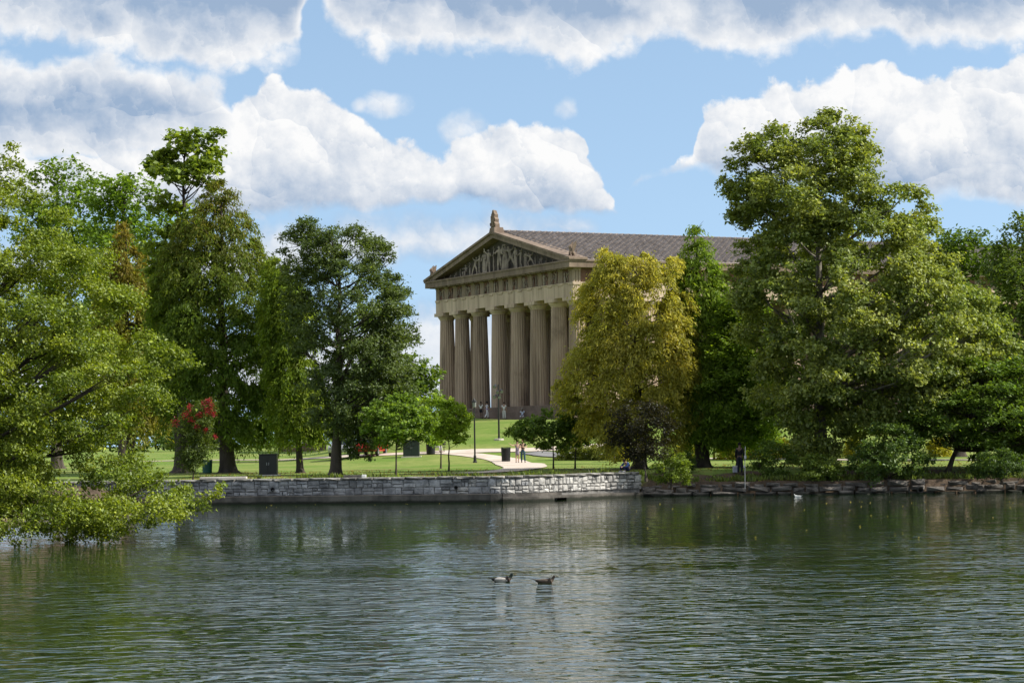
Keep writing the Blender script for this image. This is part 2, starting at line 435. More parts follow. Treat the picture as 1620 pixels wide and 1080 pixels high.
class MB:
    """collects shapes into one mesh"""
    def __init__(s): s.v, s.f = [], []
    def add(s, vs, fs):
        n = len(s.v); s.v += [tuple(v) for v in vs]; s.f += [tuple(i + n for i in f) for f in fs]; return s
    def box(s, x0, x1, y0, y1, z0, z1):
        return s.add([(x0, y0, z0), (x1, y0, z0), (x1, y1, z0), (x0, y1, z0), (x0, y0, z1), (x1, y0, z1), (x1, y1, z1), (x0, y1, z1)],
                     [(0, 3, 2, 1), (4, 5, 6, 7), (0, 1, 5, 4), (1, 2, 6, 5), (2, 3, 7, 6), (3, 0, 4, 7)])
    def hexa(s, bot, top):
        return s.add(list(bot) + list(top), [(0, 3, 2, 1), (4, 5, 6, 7), (0, 1, 5, 4), (1, 2, 6, 5), (2, 3, 7, 6), (3, 0, 4, 7)])
    def prism(s, poly, a, b):
        """poly: list of 2D->3D points on plane a, matching list on plane b"""
        n = len(poly); A = [a(*p) for p in poly]; Bv = [b(*p) for p in poly]
        return s.add(A + Bv, [tuple(range(n))[::-1], tuple(range(n, 2 * n))] + [(i, (i + 1) % n, n + (i + 1) % n, n + i) for i in range(n)])
    def lathe(s, prof, n=16, cx=0, cy=0, cz=0):
        vs = [(cx + r * math.cos(2 * math.pi * k / n), cy + r * math.sin(2 * math.pi * k / n), cz + z) for r, z in prof for k in range(n)]
        fs = [(i * n + k, i * n + (k + 1) % n, (i + 1) * n + (k + 1) % n, (i + 1) * n + k) for i in range(len(prof) - 1) for k in range(n)]
        fs += [tuple(range(n))[::-1], tuple((len(prof) - 1) * n + k for k in range(n))]
        return s.add(vs, fs)
    def tube(s, pts, rad, n=6, flat=1.0):
        pts = [Vector(p) for p in pts]
        rad = [rad] * len(pts) if isinstance(rad, (int, float)) else rad
        vs = []
        for i, p in enumerate(pts):
            t = (pts[min(i + 1, len(pts) - 1)] - pts[max(i - 1, 0)]).normalized()
            a = t.cross(Vector((0.13, 0.99, 0.05)) if abs(t.y) < 0.9 else Vector((1, 0, 0))).normalized(); c = t.cross(a)
            vs += [p + (a * math.cos(2 * math.pi * k / n) + c * math.sin(2 * math.pi * k / n) * flat) * rad[i] for k in range(n)]
        fs = [(i * n + k, i * n + (k + 1) % n, (i + 1) * n + (k + 1) % n, (i + 1) * n + k) for i in range(len(pts) - 1) for k in range(n)]
        fs += [tuple(range(n))[::-1], tuple((len(pts) - 1) * n + k for k in range(n))]
        return s.add(vs, fs)
    def ball(s, c, r, n=10, m=6):
        rx, ry, rz = (r, r, r) if isinstance(r, (int, float)) else r
        vs = [(c[0] + rx * math.sin(math.pi * j / m) * math.cos(2 * math.pi * k / n), c[1] + ry * math.sin(math.pi * j / m) * math.sin(2 * math.pi * k / n),
               c[2] - rz * math.cos(math.pi * j / m)) for j in range(m + 1) for k in range(n)]
        return s.add(vs, [(j * n + k, j * n + (k + 1) % n, (j + 1) * n + (k + 1) % n, (j + 1) * n + k) for j in range(m) for k in range(n)])
    def mesh(s, name):
        me = bpy.data.meshes.new(name); me.from_pydata(s.v, [], s.f); me.update(); return me
    def build(s, name, m, parent=None, smooth=False, loc=None, bevel=0.0):
        me = s.mesh(name)
        if bevel or smooth:
            bm = bmesh.new(); bm.from_mesh(me)
            bmesh.ops.remove_doubles(bm, verts=bm.verts, dist=1e-5)
            if bevel: bmesh.ops.bevel(bm, geom=list(bm.edges), offset=bevel, segments=1, affect='EDGES', profile=0.5)
            bmesh.ops.recalc_face_normals(bm, faces=bm.faces)
            bm.to_mesh(me); bm.free()
        if smooth:
            me.polygons.foreach_set('use_smooth', [True] * len(me.polygons))
        o = bpy.data.objects.new(name, me); set_mat(o, m)
        if loc is not None: o.location = loc
        return link(o, parent)


def inst(me, name, parent, loc=(0, 0, 0), rot=(0, 0, 0), scale=(1, 1, 1)):
    o = bpy.data.objects.new(name, me); o.location = loc; o.rotation_euler = rot; o.scale = scale
    return link(o, parent)


def copy_tree(o, parent=None):
    c = o.copy(); COL.objects.link(c); c.parent = parent
    for ch in list(o.children): copy_tree(ch, c)
    return c


# ------------------------------------------------------------------ from photograph pixels to directions and places
CR3 = CAM_ROT.to_3x3()


def ray(px, py):
    d = CR3 @ Vector(((px - 810.0) / FPX, -(py - 540.0) / FPX, -1.0))
    return d / d.y                                     # one metre deep


def P(px, py, depth):
    d = ray(px, py)
    return Vector((d.x * depth, depth, EYE + d.z * depth))


def sstep(a, b, x):
    t = np.clip((np.asarray(x, float) - a) / (b - a), 0, 1)
    return t * t * (3 - 2 * t)


# temple frame: local x along the front (towards its right corner), local y along the flank, local z up, origin = front centre, stylobate top
T_ANG = 0.48204
T_O = Vector((-0.328, 237.34, EYE + 3.401))
Tu = Vector((math.sin(T_ANG), -math.cos(T_ANG), 0)); Tv = Vector((math.cos(T_ANG), math.sin(T_ANG), 0))


def t_local(X, Y):
    x, y = X - T_O.x, Y - T_O.y
    return x * Tu.x + y * Tu.y, x * Tv.x + y * Tv.y


SHX = np.array([-400, -60, -22, -14.6, -6.3, -0.7, 1.0, 3.2, 4.9, 6.9, 10.0, 16.8, 27.0, 60, 400])
SHY = np.array([170, 126, 124.6, 123.8, 121.8, 120.6, 121.3, 123.8, 126.0, 127.0, 126.4, 125.0, 123.8, 122, 150])


def shore(X):
    return np.interp(X, SHX, SHY)


def ground_z(X, Y):
    X = np.asarray(X, float); Y = np.asarray(Y, float)
    d0 = Y - shore(X)
    z = 1.28 + 0.20 * sstep(122, 172, Y)
    u, v = t_local(X, Y)
    ddx = np.maximum(np.abs(u) - 16.5, 0); ddy = np.maximum(np.maximum(-3.0 - v, v - 71.0), 0)
    d = np.sqrt(ddx ** 2 + ddy ** 2)
    hill = 3.62 * np.clip(1 - (d - 3) / 47.0, 0, 1) ** 1.3
    z = z + hill * sstep(-22, -7, X) + 0.9 * sstep(172, 258, Y) * sstep(-5, 12, -X)
    z = z + 0.05 * np.sin(X * 0.21 + 1.0) * np.sin(Y * 0.13) * sstep(2, 10, d0)
    right = sstep(6.6, 8.0, X)
    z = z - right * 0.55 * (1 - sstep(0.5, 7.0, d0))
    return z


def on_ground(px, py, near=118.0, far=420.0):
    d = ray(px, py)
    ts = np.linspace(near, far, 6000)
    below = (EYE + d.z * ts) - ground_z(d.x * ts, ts)
    i = np.argmax(below < 0)
    t = ts[i] if below[i] < 0 else far
    return Vector((d.x * t, t, float(ground_z(d.x * t, t))))


def gnd(X, Y):
    return float(ground_z(X, Y))


# ------------------------------------------------------------------ ground, lake
def grid_object(name, X, Y, Z, m, soil=None, kind='structure'):
    nr, nc = X.shape
    me = bpy.data.meshes.new(name)
    vs = np.stack([X, Y, Z], -1).reshape(-1, 3)
    idx = np.arange(nr * nc).reshape(nr, nc)
    fs = np.stack([idx[:-1, :-1], idx[:-1, 1:], idx[1:, 1:], idx[1:, :-1]], -1).reshape(-1, 4)
    fast_mesh(me, vs, fs)
    me.polygons.foreach_set('use_smooth', np.ones(len(fs), bool))
    if soil is not None:
        a = me.attributes.new('soil', 'FLOAT', 'POINT'); a.data.foreach_set('value', soil.reshape(-1).astype(np.float32))
    o = bpy.data.objects.new(name, me); set_mat(o, m)
    tag(o, kind=kind)
    return link(o)


def fast_mesh(me, vs, fs):
    n, k = fs.shape
    me.vertices.add(len(vs)); me.vertices.foreach_set('co', np.ascontiguousarray(vs, np.float32).reshape(-1))
    me.loops.add(n * k); me.loops.foreach_set('vertex_index', np.ascontiguousarray(fs, np.int32).reshape(-1))
    me.polygons.add(n)
    me.polygons.foreach_set('loop_start', np.arange(0, n * k, k, dtype=np.int32))
    me.polygons.foreach_set('loop_total', np.full(n, k, np.int32))
    me.update(calc_edges=True)


xs = np.concatenate([np.linspace(-3000, -90, 12)[:-1], np.linspace(-90, -24, 24)[:-1], np.linspace(-24, 34, 233)[:-1], np.linspace(34, 90, 22)[:-1], np.linspace(90, 3000, 12)])
ds = np.concatenate([[0.30, 0.42], np.arange(0.8, 12, 0.5), np.arange(12, 150, 1.5), np.geomspace(152, 3000, 24)])
Xg, Dg = np.meshgrid(xs, ds); Yg = shore(Xg) + Dg
Zg = ground_z(Xg, Yg)
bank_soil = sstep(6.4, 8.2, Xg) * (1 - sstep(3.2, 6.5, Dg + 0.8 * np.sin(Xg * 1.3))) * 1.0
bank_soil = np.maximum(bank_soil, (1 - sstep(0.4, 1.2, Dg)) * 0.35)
# lake bed and the bank the photographer stands on, in the same sheet
xb = np.stack([xs] * 6); yb = np.stack([np.full_like(xs, -3000.0), np.full_like(xs, -40.0), np.full_like(xs, 6.0), np.full_like(xs, 13.0), np.full_like(xs, 60.0), shore(xs) + 0.28])
zb = np.stack([np.full_like(xs, 1.6), np.full_like(xs, 1.6), np.full_like(xs, 1.5), np.full_like(xs, -1.2), np.full_like(xs, -1.6), np.full_like(xs, -1.5)])
grid_object('ground', np.concatenate([xb, Xg]), np.concatenate([yb, Yg]), np.concatenate([zb, Zg]), 'lawn',
            np.concatenate([np.full_like(xb, 1.0), bank_soil]))
# wooded spit on the left whose tree leans out over the lake
sx, sy = np.meshgrid(np.linspace(-90, -17.0, 40), np.linspace(56, 130, 40))
edge = -21.5 + 2.0 * np.sin(sy * 0.16) + 0.9 * np.sin(sy * 0.53)
sz = -1.2 + 2.3 * sstep(-2.6, 3.0, edge - sx) * sstep(57, 63, sy)
grid_object('bank', sx, sy, sz, 'lawn', np.full_like(sx, 0.75))
wx, wyy = np.meshgrid(np.linspace(-3000, 3000, 3), np.linspace(-60, 180, 3))
grid_object('lake_water', wx, wyy, np.zeros_like(wx), 'water')


def strip(name, px_pts, width, m, lift=0.03, kind='structure', world=None, n=70):
    """a paved way following the ground; px_pts are photograph points on its centre line"""
    pts = world if world is not None else [on_ground(*p) for p in px_pts]
    pts = np.array([(p[0], p[1]) for p in pts])
    t = np.concatenate([[0], np.cumsum(np.linalg.norm(np.diff(pts, axis=0), axis=1))])
    tt = np.linspace(0, t[-1], n)
    def catmull(c):
        k = np.clip(np.searchsorted(t, tt, 'right') - 1, 0, len(t) - 2)
        f = (tt - t[k]) / (t[k + 1] - t[k])
        a, b_, c_, d_ = c[np.maximum(k - 1, 0)], c[k], c[k + 1], c[np.minimum(k + 2, len(t) - 1)]
        return 0.5 * ((2 * b_) + (-a + c_) * f + (2 * a - 5 * b_ + 4 * c_ - d_) * f ** 2 + (-a + 3 * b_ - 3 * c_ + d_) * f ** 3)
    x, y = catmull(pts[:, 0]), catmull(pts[:, 1])
    tx, ty = np.gradient(x), np.gradient(y); L = np.hypot(tx, ty); nx, ny = -ty / L, tx / L
    w = np.full(n, width) if isinstance(width, (int, float)) else np.interp(tt / t[-1], np.linspace(0, 1, len(width)), width)
    k = np.linspace(-0.5, 0.5, 7)
    X = x[:, None] + nx[:, None] * w[:, None] * k; Y = y[:, None] + ny[:, None] * w[:, None] * k
    return grid_object(name, X, Y, ground_z(X, Y) + lift, m, kind=kind)


strip('path', [(150, 732), (420, 727.8), (560, 721.5), (640, 717.8), (705, 716.5), (760, 721.5), (806, 730.5), (828, 737), (826, 741), (790, 746), (730, 749)],
      [1.6, 1.8, 1.8, 2.2, 2.4, 2.4, 2.8, 3.4, 3.0, 2.2, 1.8], 'path', 0.045)
strip('path', [(690, 716.5), (760, 713.5), (820, 712.5), (880, 710), (940, 706), (1010, 702)], 3.4, 'path', 0.06)
strip('road', [(838, 716.5), (870, 718.5), (905, 721), (960, 722.5)], [2.0, 4.0, 4.5, 4.5], 'asphalt', 0.075)
strip('path', [(1120, 725), (1250, 726.5), (1400, 728), (1640, 728.5)], 1.6, 'path', 0.05)


# ------------------------------------------------------------------ figures (skin-modifier bodies, evaluated to plain meshes)
def skin_mesh(name, pts, edges, root=0, sub=1):
    """pts: list of (x, y, z, r) or (x, y, z, rx, ry)"""
    me = bpy.data.meshes.new(name); me.from_pydata([p[:3] for p in pts], edges, [])
    o = bpy.data.objects.new(name, me); COL.objects.link(o)
    sk = o.modifiers.new('skin', 'SKIN'); sk.use_smooth_shade = True; sk.branch_smoothing = 0.4
    for i, p in enumerate(pts):
        d = me.skin_vertices[0].data[i]
        d.radius = (p[3], p[4] if len(p) > 4 else p[3]); d.use_root = (i == root)
    if sub:
        s = o.modifiers.new('sub', 'SUBSURF'); s.levels = sub; s.render_levels = sub
    dg = bpy.context.evaluated_depsgraph_get()
    out = bpy.data.meshes.new_from_object(o.evaluated_get(dg)); out.name = name
    bpy.data.objects.remove(o); bpy.data.meshes.remove(me)
    return out


BASE_POSE = dict(pel=(0, 0, .95), wai=(0, 0.0, 1.10), che=(0, 0.01, 1.30), nek=(0, 0.01, 1.47), hed=(0, -.015, 1.60), top=(0, -.01, 1.70),
                 shl=(.17, .01, 1.41), shr=(-.17, .01, 1.41), ell=(.23, .03, 1.13), elr=(-.23, .03, 1.13), wrl=(.24, -.04, .89), wrr=(-.24, -.04, .89),
                 hil=(.09, 0, .90), hir=(-.09, 0, .90), knl=(.10, -.02, .50), knr=(-.10, -.02, .50), anl=(.10, .01, .09), anr=(-.10, .01, .09),
                 tol=(.12, -.16, .03), tor=(-.12, -.16, .03))      # faces -Y; l = figure's left (+X)


def lerp(a, b, t): return tuple(a[i] + (b[i] - a[i]) * t for i in range(3))


def body_mesh(J, k=1.0, hands=True):
    pts, ed, ix = [], [], {}
    def v(nm, p, *r): ix[nm] = len(pts); pts.append(tuple(p) + tuple(x * k for x in r)); return ix[nm]
    def e(a, b): ed.append((ix[a], ix[b]))
    v('pel', J['pel'], .145, .10); v('wai', J['wai'], .125, .092); v('che', J['che'], .155, .105); v('nek', J['nek'], .055, .055)
    v('hed', J['hed'], .082, .098); v('top', J['top'], .07, .082)
    for a, b in (('pel', 'wai'), ('wai', 'che'), ('che', 'nek'), ('nek', 'hed'), ('hed', 'top')): e(a, b)
    h, n, t = Vector(J['hed']), Vector(J['nek']), Vector(J['top'])
    for s in 'lr':
        v('sh' + s, J['sh' + s], .062, .06); v('el' + s, J['el' + s], .043, .043); v('wr' + s, J['wr' + s], .028, .026)
        e('che', 'sh' + s); e('sh' + s, 'el' + s); e('el' + s, 'wr' + s)
        v('hi' + s, J['hi' + s], .088, .088); v('kn' + s, J['kn' + s], .058, .06); v('an' + s, J['an' + s], .038, .042); v('to' + s, J['to' + s], .04, .028)
        e('pel', 'hi' + s); e('hi' + s, 'kn' + s); e('kn' + s, 'an' + s); e('an' + s, 'to' + s)
        if hands:
            w = Vector(J['wr' + s]); d = (w - Vector(J['el' + s])).normalized()
            side = d.cross(Vector((0, 0, 1)) if abs(d.z) < .9 else Vector((0, 1, 0))).normalized()
            palm = w + d * .075; v('pa' + s, palm, .033, .018); e('wr' + s, 'pa' + s)
            for q, (off, ln) in enumerate(((-.027, .070), (-.009, .083), (.009, .078), (.027, .062))):
                v('f%d%s' % (q, s), palm + side * off + d * ln + Vector((0, 0, -.012)), .009, .009); e('pa' + s, 'f%d%s' % (q, s))
            v('th' + s, w + d * .05 + side * -.062, .010, .010); e('pa' + s, 'th' + s)
    return skin_mesh('person', pts, ed)


def limb_mesh(name, chains, sub=1):
    pts, ed, seen = [], [], {}
    for ch in chains:
        prev = None
        for p in ch:
            key = tuple(round(x, 4) for x in p[:3])
            if key not in seen: seen[key] = len(pts); pts.append(p)
            if prev is not None and prev != seen[key]: ed.append((prev, seen[key]))
            prev = seen[key]
    return skin_mesh(name, pts, ed, 0, sub)


SKIN = [plain('skin_light', (0.52, 0.33, 0.24), 0.6), plain('skin_tan', (0.36, 0.21, 0.14), 0.6), plain('skin_deep', (0.12, 0.065, 0.042), 0.6)]
_cloth = {}


def cloth(c):
    if c not in _cloth: _cloth[c] = plain('cloth_%d' % len(_cloth), c, 0.9, 0, 0.15)
    return _cloth[c]


def person(loc, rz, label, pose=None, skin=0, shirt=(.7, .7, .7), trousers=(.1, .1, .12), hair=(.03, .02, .015), sleeves='short', legs='long', scale=1.0,
           dress=None, hat=None, hair_long=False, group=None, shoes=(.05, .045, .04), belt=None):
    J = dict(BASE_POSE); J.update(pose or {})
    o = bpy.data.objects.new('person', body_mesh(J)); o.location = loc; o.rotation_euler = (0, 0, rz); o.scale = (scale,) * 3
    o.data.materials.clear(); o.data.materials.append(SKIN[skin]); link(o)
    tag(o, label, 'person', group)
    def kid(nm, me, m):
        c = bpy.data.objects.new(nm, me); me.materials.clear(); me.materials.append(m); return link(c, o)
    def r(nm, *a): return tuple(J[nm]) + a
    # shirt
    if dress is None:
        ch = [[r('pel', .158, .118), r('wai', .142, .108), r('che', .168, .118), lerp(J['che'], J['nek'], .72) + (.08, .075)]]
        for s in 'lr':
            seq = [r('che', .168, .118), r('sh' + s, .074, .072)]
            if sleeves == 'short': seq.append(lerp(J['sh' + s], J['el' + s], .65) + (.06, .06))
            elif sleeves == 'long': seq += [r('el' + s, .055, .055), lerp(J['el' + s], J['wr' + s], .93) + (.04, .04)]
            else: seq = []
            if seq: ch.append(seq)
        kid('shirt', limb_mesh('shirt', ch), cloth(shirt))
        tch = [[r('wai', .128, .098), r('pel', .156, .116)]]
        for s in 'lr':
            seq = [r('pel', .156, .116), r('hi' + s, .102, .10)]
            if legs == 'short': seq.append(lerp(J['hi' + s], J['kn' + s], .85) + (.082, .082))
            else: seq += [r('kn' + s, .075, .076), lerp(J['kn' + s], J['an' + s], .95) + (.058, .06)]
            tch.append(seq)
        kid('trousers', limb_mesh('trousers', tch), cloth(trousers))
    else:
        hem = lerp(lerp(J['hil'], J['hir'], .5), lerp(J['knl'], J['knr'], .5), .85)
        ch = [[r('che', .165, .115), r('wai', .135, .105), r('pel', .165, .13), hem + (.19, .165)], [r('che', .165, .115), r('shl', .07, .07)], [r('che', .165, .115), r('shr', .07, .07)]]
        kid('dress', limb_mesh('dress', ch), cloth(dress))
    if belt:
        kid('belt', MB().lathe([(.166, -.035), (.172, 0), (.166, .035)], 14, *lerp(J['pel'], J['wai'], .3)).mesh('belt'), cloth(belt))
    # hair, eyes, shoes
    h, t = Vector(J['hed']), Vector(J['top']); up = (t - h).normalized()
    hb = MB().ball(h + up * .055 + Vector((0, .022, 0)), (.098, .108, .088), 10, 6)
    if hair_long: hb.tube([h + up * .05 + Vector((0, .05, 0)), h + Vector((0, .09, -.08)), Vector(J['che']) + Vector((0, .12, .05))], [.09, .085, .05], 8)
    kid('hair', hb.mesh('hair'), cloth(hair))
    if hat: kid('hat', MB().lathe([(.17, 0), (.16, .02), (.10, .03), (.09, .10), (.02, .115)], 14, *(h + up * .075)).mesh('hat'), cloth(hat))
    for s in (-1, 1):
        kid('eye', MB().ball(h + Vector((s * .033, -.088, .012)), .012, 6, 4).mesh('eye'), cloth((.02, .02, .02)))
    kid('nose', MB().hexa([h + Vector(q) for q in ((-.014, -.085, -.035), (.014, -.085, -.035), (.01, -.12, -.03), (-.01, -.12, -.03))],
                          [h + Vector(q) for q in ((-.008, -.085, .015), (.008, -.085, .015), (.005, -.095, .012), (-.005, -.095, .012))]).mesh('nose'), SKIN[skin])
    for s in 'lr':
        a, tt = Vector(J['an' + s]), Vector(J['to' + s])
        d = (tt - a)
        kid('shoe', MB().tube([a + Vector((0, .02, -.03)), a + d * .5 + Vector((0, 0, -.008)), tt + d.normalized() * .03], [.055, .052, .035], 8, 0.9).mesh('shoe'), cloth(shoes))
    return o


def figure_mesh(kind, seed):
    """carved stone figure about 1.75 m tall (standing), one continuous mesh"""
    rg = random.Random(seed); J = dict(BASE_POSE); j = lambda a: rg.uniform(-a, a)
    if kind == 'raise':
        J.update(ell=(.32, -.1, 1.55), wrl=(.38, -.15, 1.82), elr=(-.3, -.12, 1.2), wrr=(-.42, -.25, 1.28), knl=(.16, -.12, .52), anl=(.24, -.02, .09), tol=(.3, -.16, .03))
    elif kind == 'robe':
        J.update(ell=(.26, -.06, 1.12), wrl=(.12, -.2, 1.05), elr=(-.28, -.02, 1.14), wrr=(-.34, -.12, .92))
    elif kind == 'lunge':
        J.update(pel=(.08, 0, .86), wai=(.0, 0, 1.02), che=(-.1, 0, 1.2), nek=(-.17, 0, 1.36), hed=(-.21, -.02, 1.48), top=(-.23, -.02, 1.58), shl=(.06, 0, 1.32), shr=(-.28, 0, 1.3),
                 elr=(-.5, -.05, 1.28), wrr=(-.7, -.1, 1.4), ell=(.28, 0, 1.38), wrl=(.4, -.05, 1.6), hil=(.17, 0, .82), hir=(-.02, 0, .82), knr=(-.28, -.08, .52), anr=(-.3, 0, .09), tor=(-.42, -.05, .03),
                 knl=(.36, -.04, .48), anl=(.58, 0, .09), tol=(.62, -.14, .03))
    elif kind == 'sit':
        J.update(pel=(0, .05, .5), wai=(0, .06, .66), che=(0, .04, .88), nek=(0, .03, 1.05), hed=(0, 0, 1.18), top=(0, 0, 1.28), shl=(.18, .04, 1.0), shr=(-.18, .04, 1.0),
                 ell=(.26, -.02, .76), elr=(-.28, -.06, .78), wrl=(.16, -.25, .62), wrr=(-.3, -.3, .86), hil=(.1, .03, .46), hir=(-.1, .03, .46), knl=(.14, -.4, .5), knr=(-.16, -.38, .48),
                 anl=(.14, -.4, .09), anr=(-.14, -.34, .09), tol=(.16, -.54, .03), tor=(-.16, -.48, .03))
    elif kind == 'recline':
        J.update(pel=(.25, .0, .18), wai=(.1, 0, .26), che=(-.1, 0, .45), nek=(-.22, 0, .6), hed=(-.28, -.02, .72), top=(-.33, -.02, .81), shl=(.0, -.08, .58), shr=(-.2, .1, .5),
                 ell=(.1, -.2, .36), wrl=(.32, -.2, .36), elr=(-.42, .08, .25), wrr=(-.48, -.12, .1), hil=(.36, -.06, .18), hir=(.36, .06, .16), knl=(.72, -.1, .36), knr=(.76, .08, .2),
                 anl=(1.05, -.08, .1), anr=(1.15, .08, .09), tol=(1.18, -.1, .08), tor=(1.28, .08, .08))
    J = {a: (b[0] + j(.03), b[1] + j(.02), b[2] + j(.015)) for a, b in J.items()}
    pts, ed, ix = [], [], {}
    def v(nm, p, *r): ix[nm] = len(pts); pts.append(tuple(p) + r)
    def e(a, b): ed.append((ix[a], ix[b]))
    v('pel', J['pel'], .19, .15); v('wai', J['wai'], .16, .125); v('che', J['che'], .19, .14); v('nek', J['nek'], .075); v('hed', J['hed'], .105, .12); v('top', J['top'], .08, .09)
    for a, b in (('pel', 'wai'), ('wai', 'che'), ('che', 'nek'), ('nek', 'hed'), ('hed', 'top')): e(a, b)
    for s in 'lr':
        v('sh' + s, J['sh' + s], .08); v('el' + s, J['el' + s], .06); v('wr' + s, J['wr' + s], .045)
        e('che', 'sh' + s); e('sh' + s, 'el' + s); e('el' + s, 'wr' + s)
        wide = .15 if kind == 'robe' else .09
        v('hi' + s, J['hi' + s], .12); v('kn' + s, J['kn' + s], wide); v('an' + s, J['an' + s], wide * .95); v('to' + s, J['to' + s], .05)
        e('pel', 'hi' + s); e('hi' + s, 'kn' + s); e('kn' + s, 'an' + s); e('an' + s, 'to' + s)
    return skin_mesh('statue', pts, ed)


FIG = {k: figure_mesh(k, i) for i, k in enumerate(('raise', 'robe', 'lunge', 'sit', 'recline'))}
FIG['robe2'] = figure_mesh('robe', 31); FIG['raise2'] = figure_mesh('raise', 32); FIG['lunge2'] = figure_mesh('lunge', 33)
for me in FIG.values():
    me.materials.clear(); me.materials.append(MAT['figure'])

# ------------------------------------------------------------------ the temple
ZS = 1.62                                        # stylobate top above the temple's foot
temple = empty('temple', (T_O.x, T_O.y, T_O.z - ZS), math.atan2(Tu.y, Tu.x))
tag(temple, 'large tan Doric temple with fluted columns and sculpted pediment on the rise', 'temple')
CX = [-14.43] + [-10.74 + 4.295 * i for i in range(6)] + [14.43]
CY = [0.0] + [3.69 + 4.295 * i for i in range(15)] + [3.69 * 2 + 4.295 * 14]
YB = CY[-1]
A0 = ZS + 10.43                                  # underside of the architrave
A1, A2, A3 = A0 + 1.30, A0 + 2.78, A0 + 3.50     # taenia, top of frieze, top of the level cornice
HW = 15.33                                       # half width over the architrave
# steps: stylobate and two more, each with its own riser blocks
for i, (o_, z0, z1) in enumerate(((1.12, ZS - .54, ZS), (1.82, ZS - 1.08, ZS - .543), (2.52, ZS - 2.4, ZS - 1.083))):
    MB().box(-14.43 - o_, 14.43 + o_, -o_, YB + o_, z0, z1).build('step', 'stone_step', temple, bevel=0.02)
# column: fluted shaft with capital
def shaft_mesh():
    n, rings = 20, 9; vs, fs = [], []
    for j in range(rings):
        t = j / (rings - 1); z = 9.62 * t
        r = 0.955 + (0.745 - 0.955) * t + 0.017 * math.sin(math.pi * t)
        for k in range(n):
            for f, dr in ((0, 1.0), (.25, .945), (.5, .925), (.75, .945)):
                a = 2 * math.pi * (k + f) / n; vs.append((r * dr * math.cos(a), r * dr * math.sin(a), z))
    m_ = 4 * n
    fs = [(j * m_ + k, j * m_ + (k + 1) % m_, (j + 1) * m_ + (k + 1) % m_, (j + 1) * m_ + k) for j in range(rings - 1) for k in range(m_)]
    fs += [tuple(range(m_))[::-1], tuple((rings - 1) * m_ + k for k in range(m_))]
    me = bpy.data.meshes.new('column'); me.from_pydata(vs, [], fs); me.update(); me.materials.append(MAT['stone_col']); return me
SHAFT = shaft_mesh()
ECH = MB().lathe([(.75, 0), (.78, .05), (.76, .07), (.80, .10), (.98, .36), (1.0, .42), (.97, .46)], 32).mesh('echinus'); ECH.materials.append(MAT['stone'])
ECH.polygons.foreach_set('use_smooth', [True] * len(ECH.polygons))
ABA = MB().box(-1.03, 1.03, -1.03, 1.03, 0, .347).mesh('abacus'); ABA.materials.append(MAT['stone'])
col0 = inst(SHAFT, 'column', temple, (CX[0], 0, ZS))
inst(ECH, 'echinus', col0, (0, 0, 9.622)); inst(ABA, 'abacus', col0, (0, 0, 10.083))
spots = [(x, 0) for x in CX[1:]] + [(x, YB) for x in CX] + [(s * 14.43, y) for y in CY[1:-1] for s in (1, -1)]
for x, y in spots:
    c = copy_tree(col0, temple); c.location = (x, y, ZS); c.rotation_euler = (0, 0, 0.02 * math.sin(x * 7 + y))
for i in range(6):                               # porch columns in front of the door
    c = copy_tree(col0, temple); c.location = (-10.3 + 4.12 * i, 5.6, ZS + .25); c.scale = (.86, .86, .94)
MB().box(-11.6, 11.6, 4.5, 63, ZS, ZS + .25).build('porch_floor', 'stone_step', temple)
cella = MB()
cella.box(-11.2, -10.0, 7.5, 60, ZS + .25, A0 + .6); cella.box(10.0, 11.2, 7.5, 60, ZS + .25, A0 + .6)
cella.box(-10.0, -2.6, 10.5, 11.7, ZS + .25, A0 + .6); cella.box(2.6, 10.0, 10.5, 11.7, ZS + .25, A0 + .6); cella.box(-2.6, 2.6, 10.5, 11.7, ZS + 7.9, A0 + .6)
cella.box(-10.0, 10.0, 58.5, 60, ZS + .25, A0 + .6)
cella.build('cella_wall', 'interior', temple)
dr = MB().box(-2.55, 2.55, 10.9, 11.1, ZS + .26, ZS + 7.85).build('door', 'bronze', temple)
for s in (-1, 1):
    for zz in (ZS + .6, ZS + 3.1, ZS + 5.5):
        MB().box(s * 1.3 - .9, s * 1.3 + .9, 10.84, 10.9, zz, zz + 2.1).build('door_panel', 'bronze', dr, bevel=0.03)
MB().box(-11.4, 11.4, 4.9, 6.3, ZS + 10.06, A0 + .62).build('porch_beam', 'stone', temple)
MB().box(-14.44, 14.44, .89, YB - .89, A0 + .63, A0 + 1.0).build('ceiling', 'interior', temple)
# architrave blocks: joints over the column axes
BE = [-HW] + CX[1:-1] + [HW]
for i in range(7):
    MB().box(BE[i] + .004, BE[i + 1] - .004, -.88, .88, A0, A1).build('architrave', 'stone', temple)
    MB().box(BE[i] + .004, BE[i + 1] - .004, YB - .88, YB + .88, A0, A1).build('architrave', 'stone', temple)
for s in (-1, 1):
    for i in range(16):
        ya = CY[i] + (.89 if i == 0 else .004); yb_ = CY[i + 1] - (.89 if i == 15 else .004)
        MB().box(s * 14.45 - .88, s * 14.45 + .88, ya, yb_, A0, A1).build('architrave', 'stone', temple)
t = MB(); t.box(-HW - .07, HW + .07, -.95, .6, A1, A1 + .11); t.box(-HW - .07, HW + .07, YB - .6, YB + .95, A1, A1 + .11)
for s in (-1, 1): t.box(s * 14.9 - .5, s * 14.9 + .5, .6, YB - .6, A1 + .001, A1 + .108)
t.build('taenia', 'stone', temple)
f = MB(); f.box(-HW + .12, HW - .12, -.76, .5, A1 + .11, A2); f.box(-HW + .12, HW - .12, YB - .5, YB + .76, A1 + .11, A2)
for s in (-1, 1): f.box(s * 14.8 - .41, s * 14.8 + .41, .5, YB - .5, A1 + .11, A2)
f.build('frieze_backing', 'stone_dark', temple)
